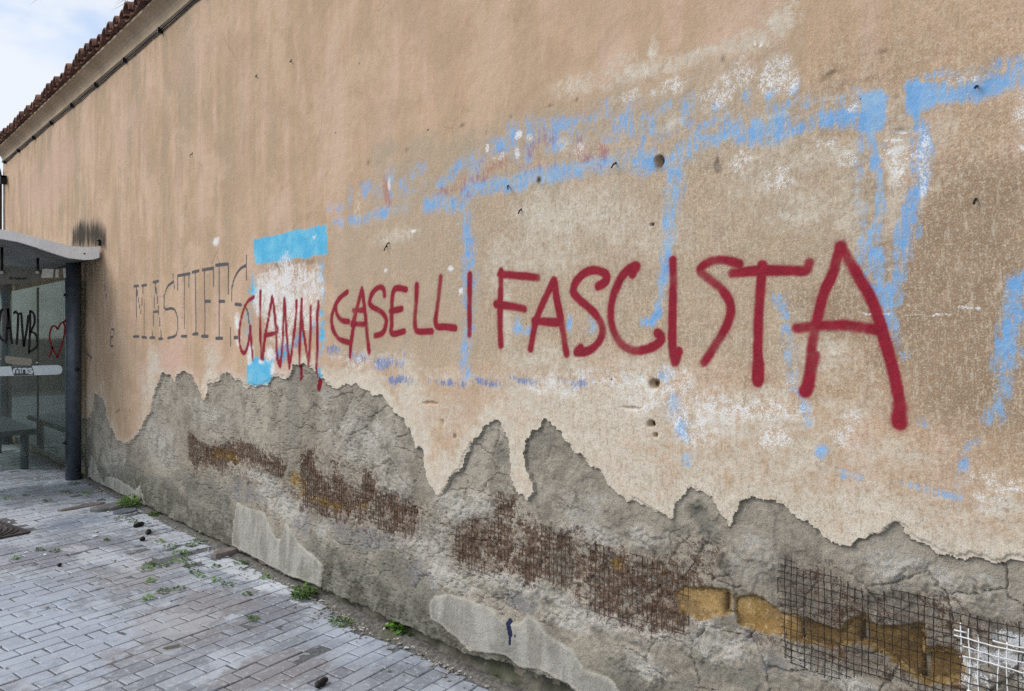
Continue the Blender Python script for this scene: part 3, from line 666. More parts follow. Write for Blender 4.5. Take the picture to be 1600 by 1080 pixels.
HOLE = np.zeros((NZ, NX), bool)
rdep = zero(); pdep = zero()
for q in (R1, R2, R3, R4):
    s, d = polysd(q, 0.10, 1)
    MK['rust'][s] = np.maximum(MK['rust'][s], 0.60 * sstep(-0.10, 0.05, d)); rdep[s] = np.maximum(rdep[s], sstep(-0.05, 0.04, d))
MK['rust'] *= np.where(XX > wallp(1190, 900)[0], 0.36, 1.0)
tdep = zero()
for q in (T1, T2, T3):
    s, d = polysd(q, 0.05, 0)
    HOLE[s] |= d > 0.006
    tdep[s] = np.maximum(tdep[s], sstep(-0.012, 0.006, d))
    MK['yellow'][s] = np.maximum(MK['yellow'][s], 0.9 * sstep(-0.014, 0.0, d))
for a in ((350,712,22,9,1.0),(335,712,10,8,.9),(362,720,16,7,.8),(460,752,14,14,.9),(470,765,8,10,.8),(500,786,34,8,.9),(565,790,14,8,.6),(455,742,8,10,.8),(955,880,12,10,.55),(1025,900,16,12,.4)):
    blob('yellow', *a)
for a in ((300,700,26,20,.3),(380,745,40,14,.3),(450,760,24,24,.35),(560,820,50,20,.25),(650,800,24,30,.35),(690,830,20,40,.3),(780,770,30,30,.3),(880,850,60,20,.3),(1000,900,70,40,.3),(900,930,60,24,.3),(1090,900,30,40,.35),(1110,860,30,30,.3),(1180,1000,40,24,.3),(1300,1030,80,24,.3),(1260,900,60,30,.25),(1450,950,90,30,.25),(520,720,40,16,.25)):
    blob('rust', *a)
for i_, q in enumerate((P0, P1, P2)):
    s, d = polysd(q, 0.05, 0)
    MK['patch'][s] = np.maximum(MK['patch'][s], sstep(-0.006, 0.004, d)); pdep[s] = np.maximum(pdep[s], sstep(-0.006, 0.004, d))
    MK['rim'][s] = np.maximum(MK['rim'][s], 0.85 * sstep(-0.004, 0.004, d) * sstep(0.022, 0.008, d))
for a in ((235,690,14,30,.5),(255,700,20,30,.5),(420,760,26,24,.75),(440,790,30,22,.8),(400,745,24,10,.8),(470,790,14,20,.6),(500,830,30,20,.5),(650,850,40,30,.62),(680,840,26,40,.7),(720,800,40,30,.75),(745,790,30,22,.7),(700,900,50,30,.6),(790,910,50,16,.85),(760,905,40,20,.7),(860,930,60,20,.75),(930,970,60,20,.75),(1010,985,60,20,.7),(1080,1000,60,30,.7),(1100,975,40,12,.9),(1150,1010,50,30,.5),(1250,1040,40,30,.6),(1320,1065,60,20,.9),(1180,880,60,40,.35),(1390,890,80,40,.45),(1500,920,90,40,.45),(880,830,60,20,.5),(930,840,50,20,.6),(900,790,60,50,.3),(1000,840,40,20,.6),(560,680,60,50,.45),(600,720,40,60,.4),(520,640,50,30,.25),(620,760,30,30,.45),(330,650,40,30,.3),(300,640,20,30,.25),(180,720,20,30,.4),(1000,1040,50,20,.5),(880,970,40,16,.6)):
    blob('salt', *a)
for a in ((190,740,24,30,.8),(215,750,20,24,.7),(330,770,40,40,.7),(300,760,30,40,.8),(260,720,20,24,.6),(350,790,24,40,.85),(560,860,60,40,.55),(620,890,70,50,.75),(560,910,50,40,.9),(640,960,60,40,.95),(700,1010,60,30,.9),(780,1060,60,30,.9),(850,1070,60,20,.8),(500,860,20,30,.5),(270,780,30,30,.8),(140,700,10,40,.8),(160,670,10,24,.4),(980,1050,40,20,.5),(1000,1010,50,16,.5),(1130,1050,80,30,.7),(1220,1070,60,20,.5),(1110,840,30,30,.7),(1090,800,30,30,.8),(1060,830,40,20,.6),(1130,880,20,30,.8),(780,700,26,50,.45),(850,690,26,30,.5),(720,870,10,40,.5),(690,780,20,20,.5),(680,800,24,24,.4)):
    blob('damp', *a)
for a in ((420,745,14,14,.8),(390,770,20,16,.7),(440,780,14,14,.8),(480,820,24,20,.7),(540,830,40,20,.8),(590,840,30,16,.7),(660,900,30,20,.6),(810,945,30,16,.6),(1210,1040,24,24,.8),(1160,985,30,20,.5),(370,760,20,20,.7)):
    blob('slate', *a)
MK['damp'] = np.maximum(MK['damp'], 0.85 * sstep(0.50, 0.10, ZZ + 0.35 * fbm(XX, ZZ, 2.0, 4, 5))).astype(np.float32)
poly('wash', [(446,560),(466,555),(466,700),(446,705)], 0.85, 0.03, 1)
for a in ((1585,1003,40,12,1.2),(1540,1022,24,12,.9),(1560,1030,50,14,.8),(1520,1050,36,24,.42),(1600,1060,30,24,.45),(1596,1010,30,12,1.0)):
    blob('whitep', *a)
for p in ([(498,596),(496,606)], [(467,575),(466,590)]):
    stroke('redm', p, 0.024, 0.4, 1.0)
for p, r in (([(795,972),(799,990)], .014), ([(799,990),(799,1006)], .006), ([(806,993),(806,994)], .005)):
    stroke('bluem', p, r, 0.4, 1.0)

# crack cells for the bare mortar
def voronoi(gx, gz, f, seed):
    tx = np.random.RandomState(seed).rand(128, 128).astype(np.float32); tz = np.random.RandomState(seed + 1).rand(128, 128).astype(np.float32)
    th = np.random.RandomState(seed + 2).rand(128, 128).astype(np.float32)
    x = gx * f + 40; z = gz * f + 40; ix = np.floor(x).astype(int); iz = np.floor(z).astype(int)
    f1 = np.full(x.shape, 9, np.float32); f2 = f1.copy(); idv = np.zeros_like(f1)
    for a in (-1, 0, 1):
        for b in (-1, 0, 1):
            cx = (ix + a); cz = (iz + b); i0 = cx & 127; i1 = cz & 127
            d = np.hypot(x - cx - tx[i0, i1], z - cz - tz[i0, i1]).astype(np.float32)
            nb_ = d < f1
            f2 = np.where(nb_, f1, np.minimum(f2, d)); idv = np.where(nb_, th[i0, i1], idv); f1 = np.where(nb_, d, f1)
    return f2 - f1, idv
RM = np.searchsorted(Z, 1.45)
ms = (slice(0, RM), slice(0, NX))
vx = XX[ms] + 0.07 * fbm(XX[ms], ZZ[ms], 7, 5, 4, 0.7); vz = ZZ[ms] + 0.07 * fbm(XX[ms], ZZ[ms], 7, 5, 8, 0.7)
cr, cid = voronoi(vx, vz * 1.15, 5.2, 31); cr2, cid2 = voronoi(vx, vz, 13, 51)
gate = sstep(-0.06, 0.06, fbm(XX[ms], ZZ[ms], 2.2, 3, 9)); gate2 = sstep(0.04, 0.16, fbm(XX[ms], ZZ[ms], 3.1, 3, 6))
def ridged(f, seed, o=4): return 0.5 - np.abs(fbm(XX[ms], ZZ[ms], f, o, seed, 0.62)) * 2
lump = sstep(0.05, 0.6, MK['salt'][ms] + 0.5 * MK['damp'][ms] + 0.7 * MK['rust'][ms])
MK['crumb'][ms] = lump
hm = -0.0125 + 0.008 * fbm(XX[ms], ZZ[ms], 2.5, 4, 3) + (0.004 + 0.008 * lump) * fbm(XX[ms], ZZ[ms], 11, 5, 5, 0.65) + (0.0025 + 0.004 * lump) * fbm(XX[ms], ZZ[ms], 55, 3, 1, 0.6)
hm += 0.0035 * (cid - 0.5) * gate + 0.002 * (cid2 - 0.5) * gate2
hm -= 0.008 * sstep(0.032, 0.008, cr) * gate + 0.007 * sstep(0.06, 0.012, cr2) * gate2
def layers(f, seed, n, amp, o=5, rough=0.62):
    q = (fbm(XX[ms], ZZ[ms], f, o, seed, rough) + 0.5) * n; k_ = np.floor(q); fr = q - k_
    return amp * (k_ + sstep(0.0, 0.12, fr) - n / 2)
hm += layers(2.6, 1, 9, 0.0045) * 0.8 + lump * layers(6.5, 6, 8, 0.004)
# rough, lumpy middle band; deeper where the wire is bare
hm += lump * (0.014 * ridged(12, 2) - 0.004 + 0.008 * ridged(34, 8, 3))
hm -= rdep[ms] * (0.010 - 0.022 * fbm(XX[ms], ZZ[ms], 9, 5, 7, 0.7))
hm = hm * (1 - pdep[ms]) + pdep[ms] * (-0.001 + 0.006 * fbm(XX[ms], ZZ[ms], 4, 3, 1) + 0.0022 * fbm(XX[ms], ZZ[ms], 30, 4, 4, 0.6))
hm -= tdep[ms] * 0.016
hm = np.minimum(hm, 0.004)
hm += 0.030 * sstep(0.55, 0.10, ZZ[ms]) * (0.5 + fbm(XX[ms], ZZ[ms], 1.6, 3, 10))     # the foot of the wall bellies out
H = 0.010 * fbm(XX, ZZ, 0.9, 3, 2) + 0.0070 * fbm(XX, ZZ, 5, 4, 6) + 0.0030 * fbm(XX, ZZ, 24, 4, 3, 0.6)
H -= 0.0045 * UCM
H += 0.001 * sstep(-0.05, 0.0, SD)                                                     # edge curls out a little
# pits in the plaster
for px, py, rx, ry, dp in ((1031,250,8,11,.03),(1124,262,6,14,.008),(1022,600,8,9,.02),(1018,662,6,6,.022),(1026,680,3.5,3.5,.018),(1020,351,4,3,.012),(672,632,12,3,.010),(985,636,18,2.5,.008),(692,662,2,5,.008),(1300,118,9,4,.003),(710,682,2,4,.012),(1545,1,1,1,.0)):
    cx, cz = wallp(px, py); ax = rx * dxdp(px); az = ry * depthp(px) / FPX
    s = sl(cx - 2 * ax, cx + 2 * ax, cz - 2 * az, cz + 2 * az)
    rho = np.hypot((EX[s] + 0.5 * (BX[s] - XX[s]) - cx) / ax, (EZ[s] + 0.5 * (BZ[s] - ZZ[s]) - cz) / az)
    H[s] -= dp * (1 - sstep(0.6, 1.15, rho))
    for k_ in ('blue', 'white', 'pale'): MK[k_][s] *= sstep(0.9, 1.2, rho) if dp > 0.009 else 1.0
PLm = PL[ms]
H[ms] = np.where(PLm, H[ms], hm)

# foot of the wall: ragged lower rim of the mortar, dark foundation stone behind it
zb = 0.028 + 0.05 * sstep(-4.2, -2.9, X) + 0.05 * sstep(-2.9, -2.0, X) + 0.05 * fbm(X, X * 0 + 3, 3.0, 4, 2, 0.6) + 0.03 * fbm(X, X * 0 + 9, 14, 3, 4)
FND = ZZ < zb[None, :]
HF = -0.055 + 0.05 * fbm(XX, ZZ, 5, 3, 7) + 0.04 * np.abs(fbm(XX, ZZ, 15, 3, 1)) + 0.03 * sstep(0.12, -0.02, ZZ)
H = np.where(FND, HF, H)

co = np.stack([XX, -H, ZZ], -1).reshape(-1, 3)
ii = np.arange(NZ * NX).reshape(NZ, NX)
quads = np.stack([ii[:-1, :-1], ii[:-1, 1:], ii[1:, 1:], ii[1:, :-1]], -1).reshape(-1, 4)
def q4(a): return np.stack([a[:-1, :-1], a[:-1, 1:], a[1:, 1:], a[1:, :-1]], -1).reshape(-1, 4)
allP = q4(PL).all(1); allF = q4(FND).all(1); anyH = q4(HOLE).all(1)
sel = {'plaster': allP, 'foundation': allF & ~allP, 'mortar': ~allP & ~allF & ~anyH}

wall = empty('boundary_wall', (0, 0, 0))
tagp(wall, 'long tall ochre plastered wall with graffiti and crumbling grey base', 'wall')
def sub(name, mask, mat, keys):
    q = quads[mask]; used = np.zeros(NZ * NX, bool); used[q.ravel()] = True
    rm = np.cumsum(used) - 1
    me = mesh_np(name, co[used], rm[q])
    for k in keys: fattr(me, k, MK[k].ravel()[used])
    return link(name, me, mat, wall)
plaster = sub('plaster', sel['plaster'], M_PLASTER, ('red','blue','navy','cyan','white','pale','grey','tan','pinkish','oldred','pen','soot_shade','fleck','streaky'))
plaster['label'] = 'ochre plaster with red, blue and black graffiti and a torn lower edge'
mortar = sub('mortar', sel['mortar'], M_MORTAR, ('rust','salt','damp','slate','patch','rim','yellow','whitep','redm','bluem','wash','crumb'))
mortar['label'] = 'cracked grey mortar laid bare along the foot of the wall'
foundation = sub('foundation', sel['foundation'], M_FOUND, ())
def hsurf(x, z):
    i = min(max(np.searchsorted(X, x), 0), NX - 1); j = min(max(np.searchsorted(Z, z), 0), NZ - 1)
    return float(-H[j, i])

# ------------------------------------------------------------------ masonry behind, tuff blocks in the holes
M_CORE = simple('rubble_core', (0.24, 0.205, 0.155), 0.95, 0, 10, 0.3)
b = MB(); b.box(XL + 0.01, 2.55, 0.047, 0.55, -0.05, 4.25); b.build('masonry_core', M_CORE, wall)
M_TUFF = None
def mat_tuff(k=1.0, nm='yellow_tuff'):
    t = NT(nm)
    n = t.noise(9, 6, 0.65); f_ = t.noise(55, 5, 0.7); g_ = t.noise(190, 3, 0.6)
    c = t.mix(t.step(n, 0.35, 0.68), (0.27, 0.165, 0.058), (0.43, 0.285, 0.12))
    c = t.mix(t.step(f_, 0.52, 0.70, 0, 0.7), c, (0.58, 0.45, 0.26)); c = t.mix(t.step(f_, 0.42, 0.28, 0, 0.7), c, (0.16, 0.095, 0.035))
    c = t.mix(t.step(t.noise(6, 7, 0.72), 0.48, 0.58, 0, 0.95 - 0.4 * k), c, (0.16, 0.115, 0.07))
    c = t.mix(1.0, c, (k, k, k), 'MULTIPLY')
    t.principled(c, 0.95, 0, t.bump(n, 0.8, 0.02, t.bump(f_, 0.9, 0.01, t.bump(g_, 0.6, 0.003))), 0.1)
    return t.m
M_TUFF = mat_tuff(); M_TUFF2 = mat_tuff(0.55, 'dirty_brown_tuff')
def tuff(x0, x1, z0, z1, seed):
    n, m = 26, 16
    u = np.linspace(0, 1, n); v = np.linspace(0, 1, m); U, V = np.meshgrid(u, v)
    xx = x0 + (x1 - x0) * U; zz = z0 + (z1 - z0) * V
    xx = xx + 0.008 * fbm(xx, zz, 14, 2, seed); zz = zz + 0.008 * fbm(xx, zz, 14, 2, seed + 3)
    edge = np.minimum(np.minimum(U, 1 - U) * (x1 - x0), np.minimum(V, 1 - V) * (z1 - z0))
    yy = (0.030 if seed < 2 else 0.036) + 0.010 * sstep(0.010, 0.0, edge) - 0.016 * fbm(xx, zz, 9, 3, seed) - 0.010 * fbm(xx, zz, 40, 2, seed + 1)
    vs = np.stack([xx, yy, zz], -1).reshape(-1, 3); back = vs.copy(); back[:, 1] = 0.133
    fs = []
    for j in range(m - 1):
        for i in range(n - 1):
            a = j * n + i; fs.append((a, a + 1, a + n + 1, a + n))
    N0 = n * m
    ring = [i for i in range(n)] + [j * n + n - 1 for j in range(1, m)] + [(m - 1) * n + i for i in range(n - 2, -1, -1)] + [j * n for j in range(m - 2, 0, -1)]
    for k in range(len(ring)):
        a, b2 = ring[k], ring[(k + 1) % len(ring)]; fs.append((b2, a, a + N0, b2 + N0))
    mb = MB(); mb.add(list(map(tuple, np.vstack([vs, back]))), fs)
    return mb.build('tuff_block', M_TUFF if seed < 2 else M_TUFF2, wall, True)
def pxbox(p0, p1, y=0.05):
    a = wallp(p0[0], p0[1], y); c = wallp(p1[0], p1[1], y); return (a[0], c[0], min(a[1], c[1]), max(a[1], c[1]))
for k, (p0, p1) in enumerate((((1030, 975), (1141, 905)), ((1146, 1000), (1258, 915)), ((1262, 1035), (1352, 950)), ((1357, 1060), (1448, 955)), ((1453, 1085), (1530, 985)))):
    tuff(*pxbox(p0, p1), seed=k)

# ------------------------------------------------------------------ rusted wire netting
M_WIRE = simple('rusted_wire', (0.125, 0.068, 0.043), 0.85, 0.2, 60, 0.45)
M_WIRED = simple('dark_rusted_wire', (0.045, 0.030, 0.024), 0.85, 0.2, 60, 0.45)
M_WIREW = simple('white_splashed_wire', (0.74, 0.74, 0.73), 0.8, 0.0, 60, 0.12)
def inside(w, x, z):
    r = False; n = len(w)
    for i in range(n):
        p, q = w[i], w[(i + 1) % n]
        if (p[1] > z) != (q[1] > z) and x < (q[0] - p[0]) * (z - p[1]) / (q[1] - p[1]) + p[0]: r = not r
    return r
def wire_runs(q, pitch, grow=0.02, gap=0.05, seed=1, yw=0.0150, hide=0.17):
    """paths of the upright and the level wires inside a region"""
    rs = random.Random(seed); w = [wallp(*p) for p in q]
    cx = sum(p[0] for p in w) / len(w); cz = sum(p[1] for p in w) / len(w)
    x0, x1 = min(p[0] for p in w) - grow, max(p[0] for p in w) + grow; z0, z1 = min(p[1] for p in w) - grow, max(p[1] for p in w) + grow
    out = []
    def ins(x, z): return any(inside(w, x + a, z + b2) for a, b2 in ((0, 0), (grow, 0), (-grow, 0), (0, grow), (0, -grow)))
    for vert in (True, False):
        a0, a1, b0, b1 = (x0, x1, z0, z1) if vert else (z0, z1, x0, x1)
        a = a0 + pitch * 0.5
        while a < a1:
            run = []; ph = rs.uniform(0, 6.28); am = rs.uniform(0.0008, 0.0022); tilt = rs.uniform(-0.012, 0.012)
            t = b0
            while t < b1:
                c = a + tilt * (t - b0) + am * math.sin(t * 40 + ph)
                x, z = (c, t) if vert else (t, c)
                if not vert: z += 0.0
                jx = 0.05 * float(fbm(np.array([x]), np.array([z]), 9, 3, 2)[0]); nv = float(fbm(np.array([x]), np.array([z]), 12, 3, 9)[0])
                if nv < hide and ins(x + jx, z + jx) and rs.random() > gap * 0.15:
                    y = yw + 0.006 * float(fbm(np.array([x]), np.array([z]), 6, 2, 3)[0]) + 0.0012 * math.sin(t * 150 + ph) + (0.0012 if vert else -0.0012)
                    run.append((x, y, z))
                else:
                    if len(run) > 2: out.append((vert, run))
                    run = []
                t += 0.010
            if len(run) > 2: out.append((vert, run))
            a += pitch * rs.uniform(0.97, 1.03)
    return out
for k, (q, nm) in enumerate(((R1, 1), (R2, 2), (R3, 3))):
    mb = MB()
    for vert, run in wire_runs(q, (0.026, 0.025, 0.0225)[k], seed=k + 3, yw=(0.0100, 0.0100, 0.0105)[k]): mb.tube(run, (0.0018, 0.0017, 0.0014)[k] * random.uniform(.85, 1.2), 4, False)
    o = mb.build('wire_netting', M_WIRE, wall, True); o['kind'] = 'stuff'
wpx = wallp(1492, 1000)[0]
for vert, run in wire_runs(R4, 0.0215, grow=0.012, seed=9, yw=0.0085, hide=0.30):
    x_, z_ = run[len(run) // 2][0], run[len(run) // 2][2]
    def wh(p):
        return p[0] + 0.10 * float(fbm(np.array([p[0]]), np.array([p[2]]), 14, 3, 5)[0]) > wpx and p[2] < wallp(1550, 1000)[1] + 0.05 * float(fbm(np.array([p[0]]), np.array([p[2]]), 12, 3, 6)[0])
    cur = []; cw = None
    segs = []
    for p in run:
        w_ = wh(p)
        if cw is None or w_ == cw: cur.append(p)
        else: segs.append((cw, cur + [p])); cur = [p]
        cw = w_
    segs.append((cw, cur))
    for w_, sg in segs:
        if len(sg) < 2: continue
        if w_ and random.random() < 0.25: w_ = False
        mb = MB(); mb.tube(sg, random.uniform(0.0012, 0.0024) if w_ else 0.0012 + 0.0004 * random.random(), 4, True)
        mb.build('wire', M_WIREW if w_ else (M_WIRED if random.random() < 0.85 else M_WIRE), wall, True)

# ------------------------------------------------------------------ nails left in the plaster
M_NAIL = simple('dark_iron', (0.03, 0.027, 0.025), 0.6, 0.6, 80, 0.3)
for px, py, dx, dz, L in ((793,288,.035,-.03,.03),(963,252,.0,-.03,.03),(815,324,.0,-.03,.02),(605,382,.0,-.035,.02),(1525,308,.0,-.02,.02),(1527,133,.0,-.012,.02),(401,119,.03,-.02,.02),(455,95,.02,-.02,.02),(300,240,.01,-.02,.02),(608,377,.0,-.03,.02)):
    x, z = wallp(px, py)
    mb = MB(); mb.tube([(x, 0.01, z), (x + dx * .5, -L * 0.6, z + dz * .5), (x + dx, -L, z + dz)], 0.0032, 6)
    mb.build('nail', M_NAIL, wall, True)

# ------------------------------------------------------------------ cornice and its roof tiles
def mat_cornice():
    t = NT('cornice_plaster')
    n = t.noise(2.0, 5, 0.6); s2 = t.noise(1.0, 5, 0.6, t.scaled((7, 3, 3)))
    c = t.mix(t.step(n, 0.35, 0.65), (0.42, 0.325, 0.23), (0.52, 0.405, 0.29))
    c = t.mix(t.step(s2, 0.5, 0.72, 0, 0.5), c, (0.30, 0.24, 0.17))
    t.principled(c, 0.9, 0, t.bump(t.noise(40, 4, 0.6), 0.5, 0.004), 0.15)
    return t.m
M_CORN = mat_cornice()
prof = [(0.02, 4.185), (-0.004, 4.187), (-0.018, 4.195), (-0.020, 4.212), (-0.010, 4.220), (-0.013, 4.245), (-0.026, 4.275), (-0.050, 4.30), (-0.085, 4.322), (-0.112, 4.334), (-0.115, 4.35), (-0.10, 4.37), (0.56, 4.47), (0.56, 4.19)]
mb = MB(); nX = 90
xsg = np.linspace(XL - 0.02, 2.55, nX)
vs = []
for x in xsg:
    for j, (y, z) in enumerate(prof):
        wv = 0.010 * float(fbm(np.array([x]), np.array([j * 0.3]), 0.8, 3, 4)[0])
        vs.append((x, y + wv, z + wv * 0.8))
n = len(prof)
fs = [(i * n + j, (i + 1) * n + j, (i + 1) * n + (j + 1) % n, i * n + (j + 1) % n) for i in range(nX - 1) for j in range(n)]
fs = [tuple(reversed(f)) for f in fs]
fs.append(tuple(range(n))); fs.append(tuple(reversed(range((nX - 1) * n, nX * n))))
mb.add(vs, fs); cornice = mb.build('cornice', M_CORN, wall, False)

def mat_tile():
    t = NT('terracotta_tile')
    P = t.geo.outputs['Position']
    n = t.noise(9, 5, 0.65, P); f_ = t.noise(50, 4, 0.65, P)
    rnd = t.N('ShaderNodeObjectInfo').outputs['Random']
    c = t.mix(rnd, (0.13, 0.062, 0.046), (0.26, 0.135, 0.098))
    c = t.mix(t.step(n, 0.48, 0.66, 0, 0.8), c, (0.085, 0.060, 0.048)); c = t.mix(t.step(f_, 0.58, 0.72, 0, 0.6), c, (0.38, 0.30, 0.22))
    t.principled(c, 0.9, 0, t.bump(f_, 0.6, 0.006), 0.15)
    return t.m
M_TILE = mat_tile()
def tile_mesh(r0, r1, L, th, up=True):
    mb = MB(); n = 9; sg = 1 if up else -1
    rings = []
    for (yy, r, zo) in ((0, r0, 0.0), (L, r1, 0.115)):
        for rr in (r, r - th):
            rings.append([(rr * math.cos(math.pi * (1 - k / (n - 1))), yy, zo + sg * rr * math.sin(math.pi * k / (n - 1)) * 1.05) for k in range(n)])
    vs = [p for rg in rings for p in rg]; fs = []
    for k in range(n - 1):
        fs += [(k, k + 1, 2 * n + k + 1, 2 * n + k), (n + k + 1, n + k, 3 * n + k, 3 * n + k + 1), (k + 1, k, n + k, n + k + 1)]
    mb.add(vs, fs); return mb.mesh('roof_tile', True)
cover = tile_mesh(0.080, 0.066, 0.46, 0.016, True); pan = tile_mesh(0.080, 0.085, 0.46, 0.016, False)
for v_ in pan.vertices: v_.co.z *= 0.45 if v_.co.y < 0.1 else 0.8
cover.materials.append(M_TILE); pan.materials.append(M_TILE)
x = XL - 0.05; k = 0
while x < 2.5:
    for me, dx, dz, dy in ((cover, 0.0, 0.070, -0.165), (pan, 0.09, 0.072, -0.150)):
        o = bpy.data.objects.new('roof_tile', me); COL.objects.link(o); o.parent = cornice
        o.location = (x + dx + random.uniform(-.008, .008), dy + random.uniform(-.02, .02), 4.318 + dz + random.uniform(-.006, .006))
        o.rotation_euler = (random.uniform(-.03, .03), random.uniform(-.05, .05), random.uniform(-.05, .05))
    x += 0.182; k += 1

# ------------------------------------------------------------------ ground
M_GROUND = mat_soil('asphalt_ground', (0.05, 0.05, 0.05), (0.075, 0.072, 0.07), 40)
b = MB(); b.add([(-400, -400, -0.045), (400, -400, -0.045), (400, 400, -0.045), (-400, 400, -0.045)], [(0, 1, 2, 3)])
tagp(b.build('ground', M_GROUND), 'ground reaching to the horizon', kind='structure')
M_SAND = mat_soil('joint_dirt', (0.085, 0.087, 0.09), (0.185, 0.19, 0.20), 60)
sx = np.concatenate([np.arange(-24, -12, 0.25), np.arange(-12, -0.5, 0.022), np.arange(-0.5, 4.01, 0.25)]); sy = np.concatenate([np.arange(-5.2, -3.2, 0.1), np.arange(-3.2, 0.11, 0.022)])
SX, SY = np.meshgrid(sx, sy)
SH = -0.0042 + 0.016 * fbm(SX, SY, 1.6, 5, 4, 0.62) + 0.002 * fbm(SX, SY, 30, 2, 2); SH = np.minimum(SH, -0.0008)
SH = np.maximum(SH, -0.008); SH[0, :] = SH[:, 0] = SH[:, -1] = -0.044
i3 = np.arange(SX.size).reshape(SX.shape)
pavement = tagp(link('pavement', mesh_np('pavement', np.stack([SX, SY, SH], -1).reshape(-1, 3), np.stack([i3[:-1, :-1], i3[:-1, 1:], i3[1:, 1:], i3[1:, :-1]], -1).reshape(-1, 4)), M_SAND), 'brick paved pavement along the wall', kind='structure')
M_PAVE = mat_paver(False); M_PAVEF = mat_paver(True)
CA = math.radians(101.3); CD = (math.cos(CA), math.sin(CA)); ND = (math.sin(CA), -math.cos(CA))   # course direction and its normal
PLEN, PWID, GAPJ = 0.2035, 0.0915, 0.0040
def paver_verts(L, Wd, rs):
    hl, hw = (L - GAPJ * 1.9) / 2, (Wd - GAPJ) / 2; ch = 0.0022
    c = []
    for (sx, sy) in ((-1, -1), (1, -1), (1, 1), (-1, 1)):
        c.append((sx * hl + rs.uniform(-.0025, .0025), sy * hw + rs.uniform(-.002, .002), rs.uniform(-.0012, .0012)))
    mids = []
    base = []; rim = []; top = []
    for i in range(4):
        p, q = c[i], c[(i + 1) % 4]
        for (a, t) in ((p, 0), (None, 0.5)):
            if a is None: x_, y_, z_ = (p[0] + q[0]) / 2, (p[1] + q[1]) / 2, (p[2] + q[2]) / 2 + rs.uniform(-.0006, .0006)
            else: x_, y_, z_ = a
            w = rs.uniform(.6, 1.7)
            base.append((x_, y_, -0.03)); rim.append((x_, y_, -ch * w + z_))
            kx = 1 - ch * 1.3 * w / hl if abs(x_) > hl * .6 else 1; ky = 1 - ch * 1.3 * w / hw if abs(y_) > hw * .6 else 1
            top.append((x_ * kx, y_ * ky, z_))
    vs = base + rim + top; fs = []
    for i in range(8):
        j = (i + 1) % 8
        fs += [(i, j, 8 + j, 8 + i), (8 + i, 8 + j, 16 + j, 16 + i)]
    fs.append(tuple(range(16, 24)))
    return vs, fs
prs = random.Random(3)
PV = [paver_verts(PLEN, PWID, prs) for _ in range(7)]
def mk(vf, nm):
    me = bpy.data.meshes.new(nm); me.from_pydata(vf[0], [], vf[1]); me.update(); me.materials.append(M_PAVE); return me
PVM = [mk(v, 'paver') for v in PV]
def proj(x, y, z):
    rx, ry, rz = x, y + DC, z - HC
    dz = -CT * rx + ST * ry; dx = ST * rx + CT * ry
    if dz < 0.2: return None
    return (800 + FPX * dx / dz, HY - FPX * rz / dz, dz)
items = []
for i in range(-260, 60):
    off = (0.5 if i % 2 else 0.0) * PLEN + prs.uniform(-.012, .012) + (0.3 * PLEN if prs.random() < 0.08 else 0)
    hy = prs.uniform(-.0015, .0015)
    for j in range(-40, 40):
        a = i * PWID; c_ = j * PLEN + off
        x = -3.9 + a * ND[0] + c_ * CD[0]; y = -1.5 + a * ND[1] + c_ * CD[1]
        lim = -0.042 - 0.022 * math.sin(x * 1.7) ** 2 - 0.09 * math.exp(-((x + 3.42) / 0.26) ** 2)
        L_ = PLEN; yt = y + PLEN / 2 * CD[1]; yb = y - PLEN / 2 * CD[1]
        if yb > lim - 0.03: continue
        if yt > lim:                                         # cut to fit along the wall
            cut = (yt - lim) / CD[1] + prs.uniform(0, .012); L_ = PLEN - cut
            x -= CD[0] * cut / 2; y -= CD[1] * cut / 2
        if y < -5.0 or x < -22 or x > 3.5: continue
        if L_ > 0.15 and prs.random() < 0.16:                # a broken or half brick
            f_ = prs.uniform(.32, .62)
            for sg_, fl in ((-1, f_), (1, 1 - f_)):
                of_ = sg_ * L_ * (1 - fl) / 2
                items.append((x + CD[0] * of_, y + CD[1] * of_, L_ * fl - .001, prs.randrange(7), prs.uniform(-.003, .003) + hy, prs.uniform(-.012, .012), prs.uniform(-.012, .012), prs.uniform(-.02, .02)))
            continue
        items.append((x, y, L_, prs.randrange(7), prs.uniform(-.0022, .0022) + hy, prs.uniform(-.008, .008), prs.uniform(-.012, .012), prs.uniform(-.02, .02)))
# holes for the drain cover
mcx, mcy = groundp(47, 832); mA = CA
MC = (mcx - 0.375 * ND[0] - 0.375 * CD[0], mcy - 0.375 * ND[1] - 0.375 * CD[1])
def in_cover(x, y):
    u = (x - MC[0]) * CD[0] + (y - MC[1]) * CD[1]; v = (x - MC[0]) * ND[0] + (y - MC[1]) * ND[1]
    return abs(u) < 0.375 + 0.06 and abs(v) < 0.375 + 0.04
items = [t for t in items if not in_cover(t[0], t[1])]
vis = []
for k, t in enumerate(items):
    p = proj(t[0], t[1], 0)
    if p and -25 < p[0] < 1600 and p[1] < 1100: vis.append((p[2], k))
vis.sort(); near = set(k for _, k in vis[:300])
fld = MB()
for k, (x, y, L_, vi, dz, rz, tx, ty) in enumerate(items):
    if k in near:
        me = PVM[vi] if L_ == PLEN else mk(paver_verts(L_, PWID, prs), 'paver')
        o = bpy.data.objects.new('paver', me); COL.objects.link(o); o.parent = pavement
        o.location = (x, y, dz); o.rotation_euler = (tx * .6, ty * .5, CA + rz + (math.pi if vi % 2 else 0))
    else:
        vs, fs = PV[vi] if L_ == PLEN else paver_verts(L_, PWID, prs)
        ca, sa = math.cos(CA + rz), math.sin(CA + rz)
        fld.add([(x + p[0] * ca - p[1] * sa, y + p[0] * sa + p[1] * ca, p[2] + dz + tx * p[1] * .6 - ty * .5 * p[0]) for p in vs], fs)
